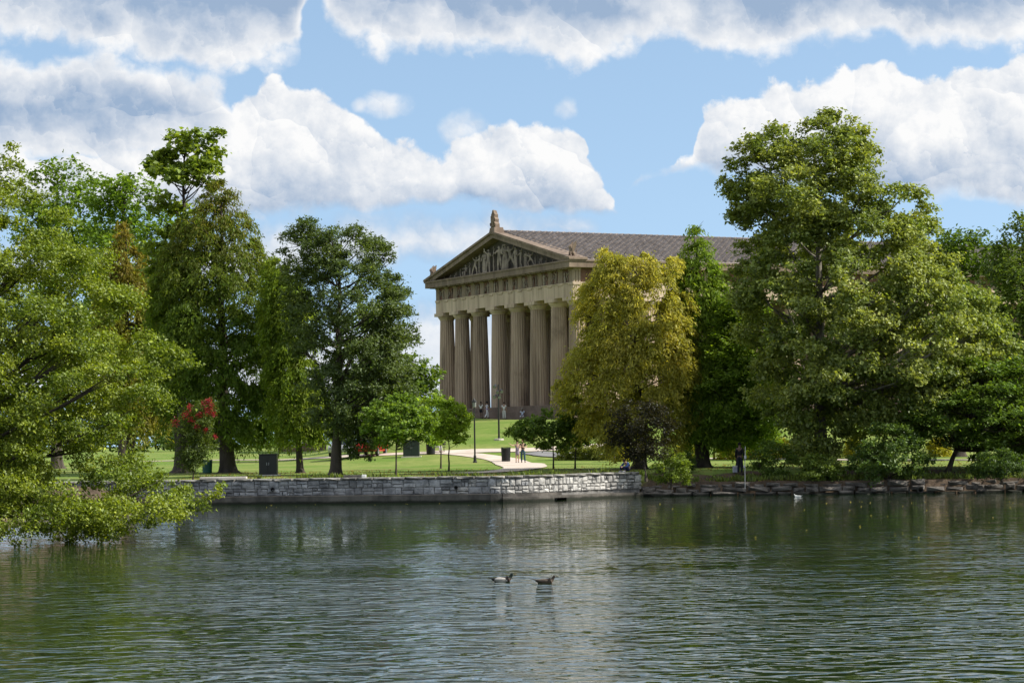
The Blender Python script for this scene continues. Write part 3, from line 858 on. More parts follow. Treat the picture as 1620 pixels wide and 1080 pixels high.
def triglyph():
    b_ = MB(); h = A2 - A1 - .11
    for x in (-.30, 0, .30):
        b_.add([(x - .13, 0, 0), (x - .075, -.11, 0), (x + .075, -.11, 0), (x + .13, 0, 0), (x - .13, 0, h - .2), (x - .075, -.11, h - .2), (x + .075, -.11, h - .2), (x + .13, 0, h - .2)],
               [(0, 1, 5, 4), (1, 2, 6, 5), (2, 3, 7, 6), (4, 5, 6, 7), (0, 3, 2, 1)])
    b_.box(-.45, .45, -.02, .10, 0, h); b_.box(-.45, .45, -.14, 0, h - .2, h - .002)
    me = b_.mesh('triglyph'); me.materials.append(MAT['stone_mid']); return me
TRI = triglyph()
REG = MB().box(-.44, .44, -.065, 0, -.12, 0); [REG.lathe([(.035, -.20), (.05, -.12)], 6, x, -.03) for x in (-.37, -.22, -.07, .07, .22, .37)]
REG = REG.mesh('regula'); REG.materials.append(MAT['stone'])
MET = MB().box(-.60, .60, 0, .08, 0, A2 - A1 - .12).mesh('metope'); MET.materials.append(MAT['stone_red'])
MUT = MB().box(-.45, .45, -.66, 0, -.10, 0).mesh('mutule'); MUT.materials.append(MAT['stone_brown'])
rg = random.Random(4)
kinds = ['raise', 'lunge', 'robe', 'lunge2', 'raise2', 'robe2', 'sit']
for i in range(15):
    x = -14.88 + i * 29.76 / 14
    inst(TRI, 'triglyph', temple, (x, -.78, A1 + .11)); inst(REG, 'regula', temple, (x, -.88, A1)); inst(MUT, 'mutule', temple, (x, -.93, A2))
    if i < 14:
        xm = x + 29.76 / 28
        mt_ = inst(MET, 'metope', temple, (xm, -.77, A1 + .112)); inst(MUT, 'mutule', temple, (xm, -.93, A2))
        for s in (-.27, .27):
            k = rg.choice(kinds); fo = inst(FIG[k], 'relief_figure', mt_, (s + rg.uniform(-.05, .05), -.06, .02), (0, 0, rg.uniform(-1, 1)), (.62 * rg.choice((-1, 1)), .42, .64 + rg.uniform(0, .06)))
for i in range(33):
    y = -.43 + i * (YB + .86) / 32
    for s in (1, -1):
        if s < 0 and i > 6: continue
        rz = s * math.pi / 2
        inst(TRI, 'triglyph', temple, (s * (HW - .10), y, A1 + .11), (0, 0, rz)); inst(REG, 'regula', temple, (s * HW, y, A1), (0, 0, rz))
        if i < 32 and s > 0: inst(MET, 'metope', temple, (s * (HW - .11), y + 1.069, A1 + .112), (0, 0, rz))
# level cornice
OV = 0.86
g = MB()
for (x0, x1, y0, y1) in ((-HW - OV, HW + OV, -.88 - OV, .4), (-HW - OV, HW + OV, YB - .4, YB + .88 + OV), (HW - .8, HW + OV, .4, YB - .4), (-HW - OV, -HW + .8, .4, YB - .4)):
    g.box(x0, x1, y0, y1, A2 + .001, A3 - .16)
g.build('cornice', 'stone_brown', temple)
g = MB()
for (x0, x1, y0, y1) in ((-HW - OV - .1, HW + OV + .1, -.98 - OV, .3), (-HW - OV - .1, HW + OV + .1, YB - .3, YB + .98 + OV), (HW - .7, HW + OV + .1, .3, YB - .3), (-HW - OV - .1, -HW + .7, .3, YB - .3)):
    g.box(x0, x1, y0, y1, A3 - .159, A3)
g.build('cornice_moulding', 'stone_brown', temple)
# pediment
EX = HW + OV + .1; APEX = A3 + 4.15; SL = 4.15 / EX
for yf, back in ((-.6, False), (YB + .6, True)):
    MB().prism([(-EX + 1.2, A3), (EX - 1.2, A3), (0, APEX - .6)], lambda a, c: (a, yf, c), lambda a, c: (a, yf + (.4 if not back else -.4), c)).build('tympanum', 'tympanum', temple)
    d = -1 if not back else 1
    for s in (-1, 1):
        lo, hi = .56, .24
        yo = yf + d * 1.10
        MB().prism([(s * EX, A3 + .03), (s * EX, A3 + .05), (s * .002, APEX - hi), (s * .002, APEX - lo - .14), (s * (EX - 2.1), A3 + .03)],
                   lambda a, c: (a, yo, c), lambda a, c: (a, yf - d * .9, c)).build('raking_cornice', 'stone_brown', temple)
        yo2 = yo + d * .16
        MB().prism([(s * (EX + .12), A3 + .02), (s * (EX + .12), A3 + .22), (s * .002, APEX), (s * .002, APEX - hi + .02), (s * (EX - .3), A3 + .06)],
                   lambda a, c: (a, yo2, c), lambda a, c: (a, yf - d * .8, c)).build('gutter_moulding', 'stone_brown', temple)
# pediment sculpture: figures sized to the raking cornice above them
seqp = [(-12.6, 'recline', 1), (-11.2, 'sit', 1), (-9.9, 'sit', -1), (-8.8, 'robe', 1), (-7.6, 'sit', 1), (-6.5, 'robe2', 1), (-5.3, 'lunge', -1), (-4.3, 'raise', 1), (-3.2, 'robe', 1), (-2.2, 'raise2', -1),
        (-1.0, 'robe2', 1), (.2, 'raise', 1), (1.5, 'robe', -1), (2.7, 'lunge2', 1), (3.8, 'robe', 1), (4.9, 'raise2', 1), (6.0, 'robe2', -1), (7.0, 'lunge', 1), (8.1, 'robe', 1), (9.3, 'sit', -1), (10.4, 'sit', 1), (11.7, 'recline', -1), (13.0, 'sit', 1)]
HT = dict(raise_=1.85, robe=1.75, robe2=1.75, lunge=1.6, lunge2=1.6, sit=1.3, recline=.85, raise2=1.85)
HT['raise'] = 1.85
for x, k, fl in seqp:
    room = APEX - .80 - SL * (abs(x) + .35) - A3
    s = max(.42, min(room / HT[k], 1.62)) * rg.uniform(.93, 1.0)
    inst(FIG[k], 'statue', temple, (x, -1.06, A3 + .002), (0, 0, rg.uniform(-.6, .6)), (s * fl, min(s, .8) if k != 'sit' else .8 * min(s, 1), s))
# roof: slabs, then overlapping pan and cover tiles
rl = MB()
for s in (-1, 1):
    rl.add([(s * (EX - .05), -1.3, A3 + .03), (0, -1.3, APEX - .14), (0, YB + 1.3, APEX - .14), (s * (EX - .05), YB + 1.3, A3 + .03),
            (s * (EX - .05), -1.3, A3 - .1), (0, -1.3, APEX - .5), (0, YB + 1.3, APEX - .5), (s * (EX - .05), YB + 1.3, A3 - .1)],
           [(0, 1, 2, 3), (4, 7, 6, 5), (0, 4, 5, 1), (2, 6, 7, 3), (0, 3, 7, 4)])
roof = rl.build('roof', 'tile_rest', temple)
# tile in its own frame: x down the slope, y across, z up
TW, TL = 0.71, 0.90
tile = MB()
tile.hexa([(0, -TW / 2, -.02), (TL, -TW / 2, .03), (TL, TW / 2, .03), (0, TW / 2, -.02)], [(0, -TW / 2, .02), (TL + .03, -TW / 2, .14), (TL + .03, TW / 2, .14), (0, TW / 2, .02)])
cv = [(-.15, .0), (-.13, .18), (0, .30), (.13, .18), (.15, .0)]
tile.add([(-.06, TW / 2 + a * .86, c * .9) for a, c in cv] + [(TL + .03, TW / 2 + a, c + .12) for a, c in cv], [(0, 1, 6, 5), (1, 2, 7, 6), (2, 3, 8, 7), (3, 4, 9, 8), (5, 6, 7, 8, 9)])
TILE = tile.mesh('tile'); TILE.materials.append(MAT['tile'])
ang = math.atan(SL)
rows, cols = int(EX / math.cos(ang) / TL), int((YB + 2.4) / TW)
tv = np.array(tile.v); picks, rest = [], []
for sgn in (1, -1):
    for r_ in range(rows):
        for c_ in range(cols):
            y = -1.15 + (c_ + .5) * TW; dsl = .12 + r_ * TL
            if sgn > 0 and 2 <= r_ < 12 and 1 <= c_ < 31: picks.append((r_, c_, y, dsl))
            else: rest.append((sgn, y, dsl))
for r_, c_, y, dsl in picks:
    inst(TILE, 'tile', roof, (dsl * math.cos(ang), y, APEX - .13 - dsl * math.sin(ang)), (0, ang, 0))
rv, rf = [], []
tf = tile.f
for sgn, y, dsl in rest:
    if sgn < 0 and y > 12: continue
    v_ = tv.copy(); x = v_[:, 0] * math.cos(ang) + v_[:, 2] * math.sin(ang) + dsl * math.cos(ang); z = -v_[:, 0] * math.sin(ang) + v_[:, 2] * math.cos(ang) + APEX - .13 - dsl * math.sin(ang)
    n = len(rv) * len(tv); rv.append(np.stack([x * sgn, v_[:, 1] + y, z], 1)); rf += [tuple(i + n for i in q_) for q_ in tf]
tm = bpy.data.meshes.new('tile_field'); tm.from_pydata(np.concatenate(rv).tolist(), [], rf); tm.update()
o = bpy.data.objects.new('tile_field', tm); set_mat(o, 'tile_rest'); link(o, roof); tag(o, kind='stuff')
RID = MB(); cvr = [(-.22, -.05), (-.18, .14), (0, .24), (.18, .14), (.22, -.05)]
RID.add([(a, -TW / 2 + .02, c) for a, c in cvr] + [(a * 1.1, TW / 2 + .02, c + .05) for a, c in cvr], [(0, 1, 6, 5), (1, 2, 7, 6), (2, 3, 8, 7), (3, 4, 9, 8), (5, 6, 7, 8, 9), (4, 3, 2, 1, 0)])
RID = RID.mesh('ridge_tile'); RID.materials.append(MAT['tile'])
for c_ in range(cols): inst(RID, 'ridge_tile', roof, (0, -1.0 + (c_ + .5) * TW, APEX - .10))
# apex ornament: palmette on a block
ak = MB().hexa([(-.62, -1.85, APEX - .35), (.62, -1.85, APEX - .35), (.62, -.6, APEX - .35), (-.62, -.6, APEX - .35)], [(-.5, -1.75, APEX + .38), (.5, -1.75, APEX + .38), (.5, -.7, APEX + .38), (-.5, -.7, APEX + .38)]).build('finial_block', 'stone_brown', temple, bevel=.03)
out = [(-.50, 0), (-.55, .35), (-.38, .55), (-.50, .85), (-.34, 1.05), (-.42, 1.35), (-.25, 1.5), (-.16, 1.72), (0, 1.82), (.16, 1.72), (.25, 1.5), (.42, 1.35), (.34, 1.05), (.50, .85), (.38, .55), (.55, .35), (.50, 0)]
MB().prism(out, lambda a, c: (a, -1.62, APEX + .38 + c), lambda a, c: (a * .8, -1.05 - .10 * c, APEX + .38 + c * .97)).build('palmette', 'stone_brown', ak)
pm = MB()
for k in range(-3, 4):
    pm.tube([(0, -1.64, APEX + .5), (k * .09, -1.68, APEX + 1.0), (k * .135, -1.66, APEX + 1.95 - abs(k) * .13)], [.05, .07, .03], 5)
for s in (-1, 1): pm.tube([(s * .1, -1.66, APEX + .45), (s * .4, -1.7, APEX + .55), (s * .52, -1.68, APEX + .8), (s * .36, -1.66, APEX + .9)], [.07, .07, .06, .04], 6)
pm.build('palmette_leaf', 'stone_brown', ak)
# corner griffins
def griffin(x, s):
    z0 = A3 + .22 + SL * .5
    b_ = MB().box(x - .5, x + .5, -1.75, -.45, A3 + .05, z0).build('griffin_block', 'stone_brown', temple, bevel=.02)
    me = skin_mesh('griffin', [(0, .3, .28, .26), (0, 0, .45, .22), (0, -.18, .68, .2), (0, -.26, .92, .12), (0, -.34, 1.05, .13), (0, -.52, 1.0, .07), (.14, -.3, .35, .09), (.14, -.36, .05, .08), (-.14, -.3, .35, .09), (-.14, -.36, .05, .08),
                               (.2, .2, .1, .11), (.2, -.02, .05, .08), (-.2, .2, .1, .11), (-.2, -.02, .05, .08), (0, .5, .35, .05), (0, .6, .75, .04), (0, -.3, 1.25, .05)],
                  [(0, 1), (1, 2), (2, 3), (3, 4), (4, 5), (2, 6), (6, 7), (2, 8), (8, 9), (0, 10), (10, 11), (0, 12), (12, 13), (0, 14), (14, 15), (4, 16)])
    me.materials.clear(); me.materials.append(MAT['stone_brown'])
    gr = inst(me, 'griffin', b_, (x, -1.05, z0), (0, 0, 0), (.85, .85, .9))
    for w_ in (-1, 1):
        MB().prism([(0, 0), (.22, .1), (.42, .6), (.45, 1.25), (.34, 1.3), (.3, 1.05), (.2, 1.2), (.12, .9), (.02, 1.0), (-.05, .5)], lambda a, c: (w_ * (.16 + .14 * c), a - .1, .45 + c * .9), lambda a, c: (w_ * (.22 + .16 * c), a - .1, .45 + c * .9)).build('wing', 'stone_brown', gr)
griffin(-15.6, -1); griffin(15.6, 1)


# ------------------------------------------------------------------ vegetation
LEAVES = []
LEAF_GAIN = np.array([2.0, 1.93, 1.38])


def unit(a):
    return a / np.maximum(np.linalg.norm(a, axis=-1, keepdims=True), 1e-9)


def leaf_arrays(c, nrm, axis, length, width, fold=0.25):
    """diamond leaves folded along the midrib: centres c, normals, axes -> (n*4, 3) vertices"""
    axis = unit(axis - nrm * np.sum(axis * nrm, -1, keepdims=True)); side = np.cross(nrm, axis)
    L = length[:, None]; W = width[:, None]
    b_ = c - axis * L * 0.5; t_ = c + axis * L * 0.5
    l_ = c - side * W * 0.5 + nrm * W * fold - axis * L * 0.08; r_ = c + side * W * 0.5 + nrm * W * fold - axis * L * 0.08
    return np.stack([b_, r_, t_, l_], 1).reshape(-1, 3)


def leaf_object(name, verts, tint, mat, parent, base):
    n = len(verts) // 4
    me = bpy.data.meshes.new(name)
    q_ = np.arange(n * 4).reshape(n, 4)
    tri = np.concatenate([q_[:, [0, 1, 2]], q_[:, [0, 2, 3]]], 1).reshape(-1, 3)      # two folded halves per leaf
    fast_mesh(me, verts - np.array(base), tri)
    a = me.attributes.new('tint', 'FLOAT_COLOR', 'FACE')
    col = np.ones((n * 2, 4), np.float32); col[:, :3] = np.repeat(tint * LEAF_GAIN, 2, axis=0)
    a.data.foreach_set('color', col.reshape(-1))
    o = bpy.data.objects.new(name, me); set_mat(o, mat)
    return link(o, parent)


def tubes_object(name, tubes, mat, parent, base, n=7):
    """tapered tubes joined in one mesh; tubes: list of (points (k,3), radii (k,))"""
    V, F, off = [], [], 0
    ca = 2 * np.pi * np.arange(n) / n
    for pts, rad in tubes:
        pts = np.asarray(pts, float); rad = np.asarray(rad, float); k = len(pts)
        tg = unit(np.gradient(pts, axis=0)); ref = np.where(np.abs(tg[:, 1:2]) < 0.85, np.array([[0.1, 1, 0.05]]), np.array([[1.0, 0, 0]]))
        a = unit(np.cross(tg, ref)); b_ = np.cross(tg, a)
        ring = pts[:, None] + (a[:, None] * np.cos(ca)[None, :, None] + b_[:, None] * np.sin(ca)[None, :, None]) * rad[:, None, None]
        V.append(ring.reshape(-1, 3))
        i = np.arange(k - 1)[:, None] * n; j = np.arange(n)[None, :]; j2 = (j + 1) % n
        F.append(np.stack([i + j, i + j2, i + n + j2, i + n + j], -1).reshape(-1, 4) + off)
        off += k * n
    me = bpy.data.meshes.new(name); fast_mesh(me, np.concatenate(V) - np.array(base), np.concatenate(F))
    me.polygons.foreach_set('use_smooth', np.ones(len(me.polygons), bool))
    o = bpy.data.objects.new(name, me); set_mat(o, mat)
    return link(o, parent)


def curve(p0, p1, bend, n=5):
    t = np.linspace(0, 1, n)[:, None]
    return (1 - t) ** 2 * p0 + 2 * t * (1 - t) * bend + t ** 2 * p1


def rows_at(profile, y):
    pr = np.array(profile, float)
    return np.interp(y, pr[:, 0], pr[:, 1]), np.interp(y, pr[:, 0], pr[:, 2])


def tree(name, label, cat, profile, base_px, D, style='broad', n_clump=90, leaves=30000, leaf=(0.22, 0.15), clump_r=1.0, col=(0.07, 0.11, 0.02), col2=None, yellow=0.15, trunk_r=0.3,
         seed=1, mat='leaf', bark='bark', depth=0.9, trunk_x=None, limbs=40, group=None, holes=(), back=0.55, top_cut=0.9, hue_top=None, extra=(), base=None, fork=0.25, spread=0.36, gap=0.36, shell=0.55, flat=0.62, trunk_top=None, gnarl=0.0, lean=None):
    """profile: rows (y, x_left, x_right) of the crown's outline in the photograph at depth D; base_px: foot of the trunk"""
    rg = np.random.default_rng(seed)
    pr = sorted(profile); y0, y1 = pr[0][0], pr[-1][0]
    if base is None:
        bx = P(base_px[0], base_px[1], D); base = np.array([bx.x, D, gnd(bx.x, D) - 0.03])
    base = np.array(base, float)
    S = FPX / D
    root = empty(name, tuple(base)); tag(root, label, cat, group)
    # ---- clump centres through the crown's volume
    C, Rr, HT_ = [], [], []
    widths = np.array([max(4.0, rows_at(pr, y)[1] - rows_at(pr, y)[0]) for y in np.linspace(y0, y1, 60)])
    cum = np.cumsum(widths ** 1.5); cum /= cum[-1]
    tries = 0
    while len(C) < n_clump and tries < n_clump * 40:
        tries += 1
        y = np.interp(rg.random(), np.concatenate([[0], cum]), np.linspace(y0, y1, 61))
        a, b_ = rows_at(pr, y); w = (b_ - a) / 2 * 1.05
        th = rg.random() * 2 * np.pi; rho = rg.random() ** spread
        if np.sin(th) > 0.15 and rg.random() > back: continue
        cr = clump_r * rg.uniform(0.6, 1.15)
        k = max(0.0, 1 - cr * S * 0.45 / max(w, 1))
        px = (a + b_) / 2 + w * k * rho * np.cos(th)
        if any((px - hx) ** 2 + (y - hy) ** 2 < hr ** 2 for hx, hy, hr in holes): continue
        c = np.array(P(px, min(y + cr * S * 0.3, y1), D)); c[1] += w / S * k * rho * np.sin(th) * depth
        if any(np.sum((c - c2) ** 2) < (0.5 * (cr + r2)) ** 2 * gap for c2, r2 in zip(C, Rr)): continue
        C.append(c); Rr.append(cr); HT_.append((y1 - y) / (y1 - y0))
    for px, py, r_, dd in extra:
        c = np.array(P(px, py, D)); c[1] += dd; C.append(c); Rr.append(r_); HT_.append((y1 - py) / (y1 - y0))
    if len(C) < 0.9 * n_clump: print('clumps', label, len(C), n_clump)
    C = np.array(C); Rr = np.array(Rr); HT_ = np.array(HT_)
    # ---- trunk and limbs
    ytop = y0 + (y1 - y0) * (1 - top_cut) if trunk_top is None else trunk_top
    a, b_ = rows_at(pr, ytop)
    tip = np.array(P((a + b_) / 2 if trunk_x is None else trunk_x, ytop, D))
    nseg = 9
    tt = np.linspace(0, 1, nseg)[:, None]
    axis = base + (tip - base) * tt
    wob = rg.normal(0, 1, (nseg, 3)) * np.array([1, 1, 0.1]) * trunk_r * (0.25 + gnarl); wob[0] = 0
    axis = axis + wob
    if lean is not None: axis[:, 0] += lean * np.sin(tt[:, 0] * np.pi)
    rad = trunk_r * (1 - 0.86 * tt[:, 0] ** 0.9)
    foot = np.array([[base[0], base[1], base[2] - 0.25], base + [0, 0, 0.03], base + [0, 0, 0.03] + (axis[1] - base) * 0.07, base + (axis[1] - base) * 0.25])
    tubes = [(np.concatenate([foot, axis[1:]]), np.concatenate([[trunk_r * 1.9, trunk_r * 1.75, trunk_r * 1.3, trunk_r * 1.08], rad[1:]]))]
    order = rg.permutation(len(C))[:limbs]
    for i in order:
        hgt = (C[i][2] - base[2]) / max(tip[2] - base[2], 0.1)
        out = np.hypot(C[i][0] - base[0], C[i][1] - base[1]) / max(tip[2] - base[2], 0.1)
        s = np.clip(hgt - out * (0.55 if style != 'droop' else 0.12) - 0.03, fork, 0.97)
        p0 = np.array([np.interp(s, tt[:, 0], axis[:, q_]) for q_ in range(3)])
        mid = (p0 + C[i]) / 2 + np.array([0, 0, -0.14 if style != 'droop' else 0.10]) * np.linalg.norm(C[i] - p0) + rg.normal(0, 0.12, 3) * clump_r
        L = np.linalg.norm(C[i] - p0); r0 = min(trunk_r * (1 - 0.8 * s) * 0.55, 0.012 * L + 0.02 * trunk_r / 0.3)
        cv_ = curve(p0, C[i], mid, 6)
        tubes.append((cv_, np.linspace(r0, 0.012, 6)))
        for _ in range(3):
            e_ = C[i] + rg.normal(0, 0.5, 3) * Rr[i]; tubes.append((curve(cv_[4], e_, (cv_[4] + e_) / 2 + rg.normal(0, .1, 3), 3), [r0 * 0.35 + .006, .012, .006]))
    tubes_object('trunk', tubes, bark, root, base)
    # ---- leaves
    wgt = Rr ** 2; cnt = np.maximum(8, (leaves * wgt / wgt.sum())).astype(int)
    own = np.repeat(np.arange(len(C)), cnt); n = len(own)
    d = unit(rg.normal(0, 1, (n, 3)))
    rr = (shell + (1 - shell) * rg.random(n)) * (0.72 + 0.5 * rg.random(n))
    cr = Rr[own]
    if style == 'droop':
        # feathery sprays: strings of narrow leaflets hanging from arching twigs
        ctr = base[None, :2]; outw = np.concatenate([C[own][:, :2] - ctr, np.zeros((n, 1))], 1); outw = unit(outw + rg.normal(0, 0.15, (n, 3)) * [1, 1, 0])
        lat = np.cross(outw, [0, 0, 1.0])
        nt_ = 26; tw = rg.integers(0, nt_, n); kk = own * nt_ + tw
        ang = rg.normal(0, 1, (len(C) * nt_, 3))
        s = rg.random(n)
        tdir = unit(outw * 0.8 + lat * ang[kk][:, :1] * 0.65 + np.array([0, 0, 1.0]) * (ang[kk][:, 1:2] * 0.35 + 0.15))
        c = C[own] + tdir * (s * cr)[:, None] + np.array([0, 0, -1.0]) * ((s ** 2) * cr * (0.75 + 0.25 * ang[kk][:, 2]))[:, None] - outw * (0.20 * cr)[:, None] + rg.normal(0, 0.085, (n, 3)) * cr[:, None]
        ax = unit(tdir * 0.5 + np.array([0, 0, -1.0]) * (0.35 + 0.8 * s[:, None]) + rg.normal(0, 0.38, (n, 3)))
        nm = unit(outw * 0.55 + np.array([0, 0, 0.5]) + rg.normal(0, 0.5, (n, 3)))
    else:
        e_ = d * np.array([1, 1, flat]); c = C[own] + e_ * (rr * cr)[:, None]
        # sub-sprays: pull leaves towards a few twig ends so that the clump breaks up
        nt_ = 9; tw = own * nt_ + rg.integers(0, nt_, n)
        td = unit(rg.normal(0, 1, (len(C) * nt_, 3)) + [0, 0, 0.25]) * np.array([1, 1, flat]); tl = 0.55 + 0.55 * rg.random(len(C) * nt_)
        tip_ = C[own] + td[tw] * (tl[tw] * cr)[:, None]
        c = tip_ + (rg.normal(0, 1, (n, 3)) * [1, 1, 0.75]) * (cr * 0.20)[:, None] * (0.5 + rg.random(n))[:, None]
        mixm = rg.random(n) < 0.25
        c = np.where(mixm[:, None], C[own] + e_ * (rr * cr)[:, None], c)
        ctr = np.array([base[0], base[1], base[2] + 0.5 * (tip[2] - base[2])])
        outw = unit(c - ctr)
        nm = unit(outw * 0.30 + np.array([0, 0, 0.62 if style == 'broad' else 0.95]) + rg.normal(0, 0.55 if style == 'broad' else 0.38, (n, 3)))
        ax = unit(outw * 0.6 + rg.normal(0, 0.8, (n, 3)) + np.array([0, 0, -0.35]))
    sz = np.clip(rg.lognormal(-0.05, 0.24, n), 0.45, 1.5); ln = leaf[0] * sz * rg.uniform(0.85, 1.15, n); wd = leaf[1] * sz * rg.uniform(0.8, 1.15, n)
    v = leaf_arrays(c, nm, ax, ln, wd)
    LEAVES.append(n)
    # ---- leaf colour: varies leaf by leaf and clump by clump
    col = np.array(col); col2 = np.array(col2 if col2 is not None else col * [1.25, 1.15, 0.9])
    m_ = np.clip(rg.random(len(C))[own] * 0.7 + rg.random(n) * 0.5 - 0.1, 0, 1)[:, None]
    tint = col * (1 - m_) + col2 * m_
    if hue_top is not None:
        hf = np.clip((HT_[own] - 0.45) / 0.5, 0, 1) * rg.random(n); tint = tint * (1 - hf[:, None]) + np.array(hue_top) * hf[:, None]
    tint = tint * rg.lognormal(0, 0.22, n)[:, None]
    yl = rg.random(n) < yellow * 0.5; tint[yl] *= [1.55, 1.42, 0.9]
    leaf_object('crown', v, np.clip(tint, 0.004, 0.6), mat, root, base)
    return root


def cone(top, rows):
    return [(top[1], top[0] - 4, top[0] + 4)] + rows


# ------------------------------------------------------------------ the trees, left to right and front to back
def foot(px, py):
    g_ = on_ground(px, py); return (g_.x, g_.y, g_.z - 0.03), g_.y


# the tree on the left spit that leans out over the lake
tree('overhanging_tree', 'big yellow-green tree at far left leaning over the lake', 'tree',
     [(228, -180, 22), (262, -180, 38), (300, -180, 62), (340, -180, 105), (380, -180, 146), (420, -180, 186), (460, -180, 212), (500, -180, 226), (540, -180, 262), (570, -180, 306), (595, -180, 302),
      (620, -180, 252), (660, -180, 232), (690, -180, 205), (720, -180, 236), (745, -180, 272), (768, -180, 330), (795, -180, 330), (815, -180, 285), (832, -180, 215), (848, -180, 40)],
     None, 78.0, n_clump=270, leaves=195000, leaf=(0.116, 0.070), clump_r=0.85, col=(0.060, 0.092, 0.013), col2=(0.120, 0.150, 0.020), yellow=0.35, trunk_r=0.42, seed=11, mat='leaf_gloss', depth=0.75,
     base=(-23.4, 78.0, 0.75), limbs=48, back=0.75, shell=0.4, flat=0.46, gap=0.45, spread=0.42, fork=0.15, trunk_x=-200,
     extra=[(338, 782, .42, -.5), (318, 800, .5, 0), (280, 812, .55, .3), (236, 822, .5, -.4), (170, 832, .5, 0), (120, 826, .6, .5), (350, 768, .25, 0), (60, 836, .5, 0), (300, 575, .4, 0), (285, 560, .45, .3), (20, 232, .3, 0)])
# woods behind it
tree('broadleaf_tree', 'tall mid-green tree at far left, top just under the white cloud', 'tree', cone((95, 243), [(255, 60, 135), (280, 30, 150), (330, 10, 165), (400, 0, 175), (470, 0, 180), (560, 20, 170), (640, 50, 140)]), (90, 716), 182.0,
     n_clump=70, leaves=17000, leaf=(0.34, 0.24), clump_r=1.7, col=(0.055, 0.095, 0.018), trunk_r=0.45, seed=12)
tree('broadleaf_tree', 'round mid-green tree between the far left tree and the tall open one', 'tree', cone((190, 248), [(262, 150, 225), (300, 140, 260), (350, 140, 275), (420, 135, 280), (500, 140, 280), (600, 160, 260), (650, 180, 240)]), (195, 716), 172.0,
     n_clump=70, leaves=17000, leaf=(0.32, 0.22), clump_r=1.6, col=(0.060, 0.105, 0.020), trunk_r=0.42, seed=13)
tree('open_crowned_tree', 'tallest left tree with big bright leaves and open crooked top', 'tree', [(200, 320, 362), (215, 268, 360), (235, 238, 352), (262, 228, 346), (290, 230, 345), (330, 232, 330), (390, 235, 320), (460, 240, 315), (560, 250, 310)],
     (285, 722), 150.0, n_clump=46, leaves=9500, leaf=(0.34, 0.26), clump_r=0.85, col=(0.085, 0.125, 0.026), trunk_r=0.36, seed=14, holes=[(318, 325, 22), (262, 335, 14), (350, 245, 12), (300, 300, 13), (300, 250, 9), (270, 290, 9)], shell=0.6, trunk_x=292, mat='leaf_gloss',
     extra=[(345, 210, .55, 0), (325, 222, .6, 0), (300, 232, .7, .4), (275, 240, .7, -.3), (250, 255, .7, 0), (338, 270, .55, 0), (320, 285, .6, .3), (285, 268, .8, 0)])
tree('feathery_conifer', 'rust-tinged feathery conifer behind the overhanging tree', 'tree', cone((197, 335), [(360, 180, 215), (400, 165, 235), (450, 155, 250), (520, 145, 262), (600, 150, 270), (670, 170, 260)]), (205, 726), 158.0, style='droop',
     n_clump=95, leaves=43750, leaf=(0.30, 0.104), clump_r=1.52, col=(0.085, 0.100, 0.022), col2=(0.115, 0.105, 0.028), hue_top=(0.12, 0.088, 0.03), trunk_r=0.35, seed=15, mat='needle')
b288, d288 = foot(288, 747)
tree('feathery_conifer', 'dark feathery conifer whose thick trunk stands behind the pink-flowered shrub', 'tree', cone((268, 372), [(400, 250, 288), (450, 236, 310), (520, 226, 330), (580, 228, 335), (620, 240, 330), (662, 262, 318)]), (288, 747), d288, style='droop', base=b288,
     n_clump=95, leaves=41562, leaf=(0.26, 0.089), clump_r=1.34, col=(0.050, 0.080, 0.017), col2=(0.080, 0.105, 0.022), trunk_r=0.52, seed=16, mat='needle')
b360, d360 = foot(361, 748)
tree('feathery_conifer', 'tallest dark-topped feathery conifer left of the temple', 'tree', cone((347, 278), [(296, 320, 376), (325, 292, 396), (360, 266, 414), (400, 248, 438), (450, 238, 455), (500, 232, 468), (550, 238, 474), (600, 250, 474), (640, 268, 478), (668, 290, 472), (688, 320, 455)]), (361, 748), d360, style='droop', base=b360,
     n_clump=320, leaves=135625, leaf=(0.24, 0.084), clump_r=1.29, col=(0.044, 0.080, 0.015), col2=(0.080, 0.112, 0.022), hue_top=(0.080, 0.066, 0.026), trunk_r=0.50, seed=17, mat='needle', limbs=70, spread=0.28, extra=[(425, 420, .9, 0), (438, 458, .9, 0), (450, 508, .9, 0), (460, 560, .9, 0), (466, 610, .9, 0), (462, 648, .9, 0), (400, 380, .8, 0), (256, 470, .9, 0), (250, 530, .9, 0), (385, 340, .8, 0), (410, 560, 1.0, -2.5), (380, 500, 1.0, -2.2), (350, 560, 1.0, -2.6), (430, 620, 1.0, -2.4), (330, 470, 1.0, -1.8), (370, 430, .9, -1.6), (372, 706, .7, -.5), (418, 700, .8, -.4), (395, 690, .9, -1.0)])
b475, d475 = foot(475, 748)
tree('feathery_conifer', 'light green feathery conifer with a forked trunk right of the black cabinet', 'tree', cone((440, 388), [(405, 420, 458), (440, 412, 484), (480, 412, 500), (530, 415, 498), (580, 420, 505), (620, 424, 522), (650, 426, 530), (675, 440, 525), (688, 460, 512)]), (475, 748), d475, style='droop', base=b475,
     n_clump=130, leaves=65625, leaf=(0.24, 0.084), clump_r=1.11, col=(0.065, 0.105, 0.018), col2=(0.110, 0.145, 0.026), trunk_r=0.22, seed=18, mat='needle', limbs=50)
b531, d531 = foot(531, 751)
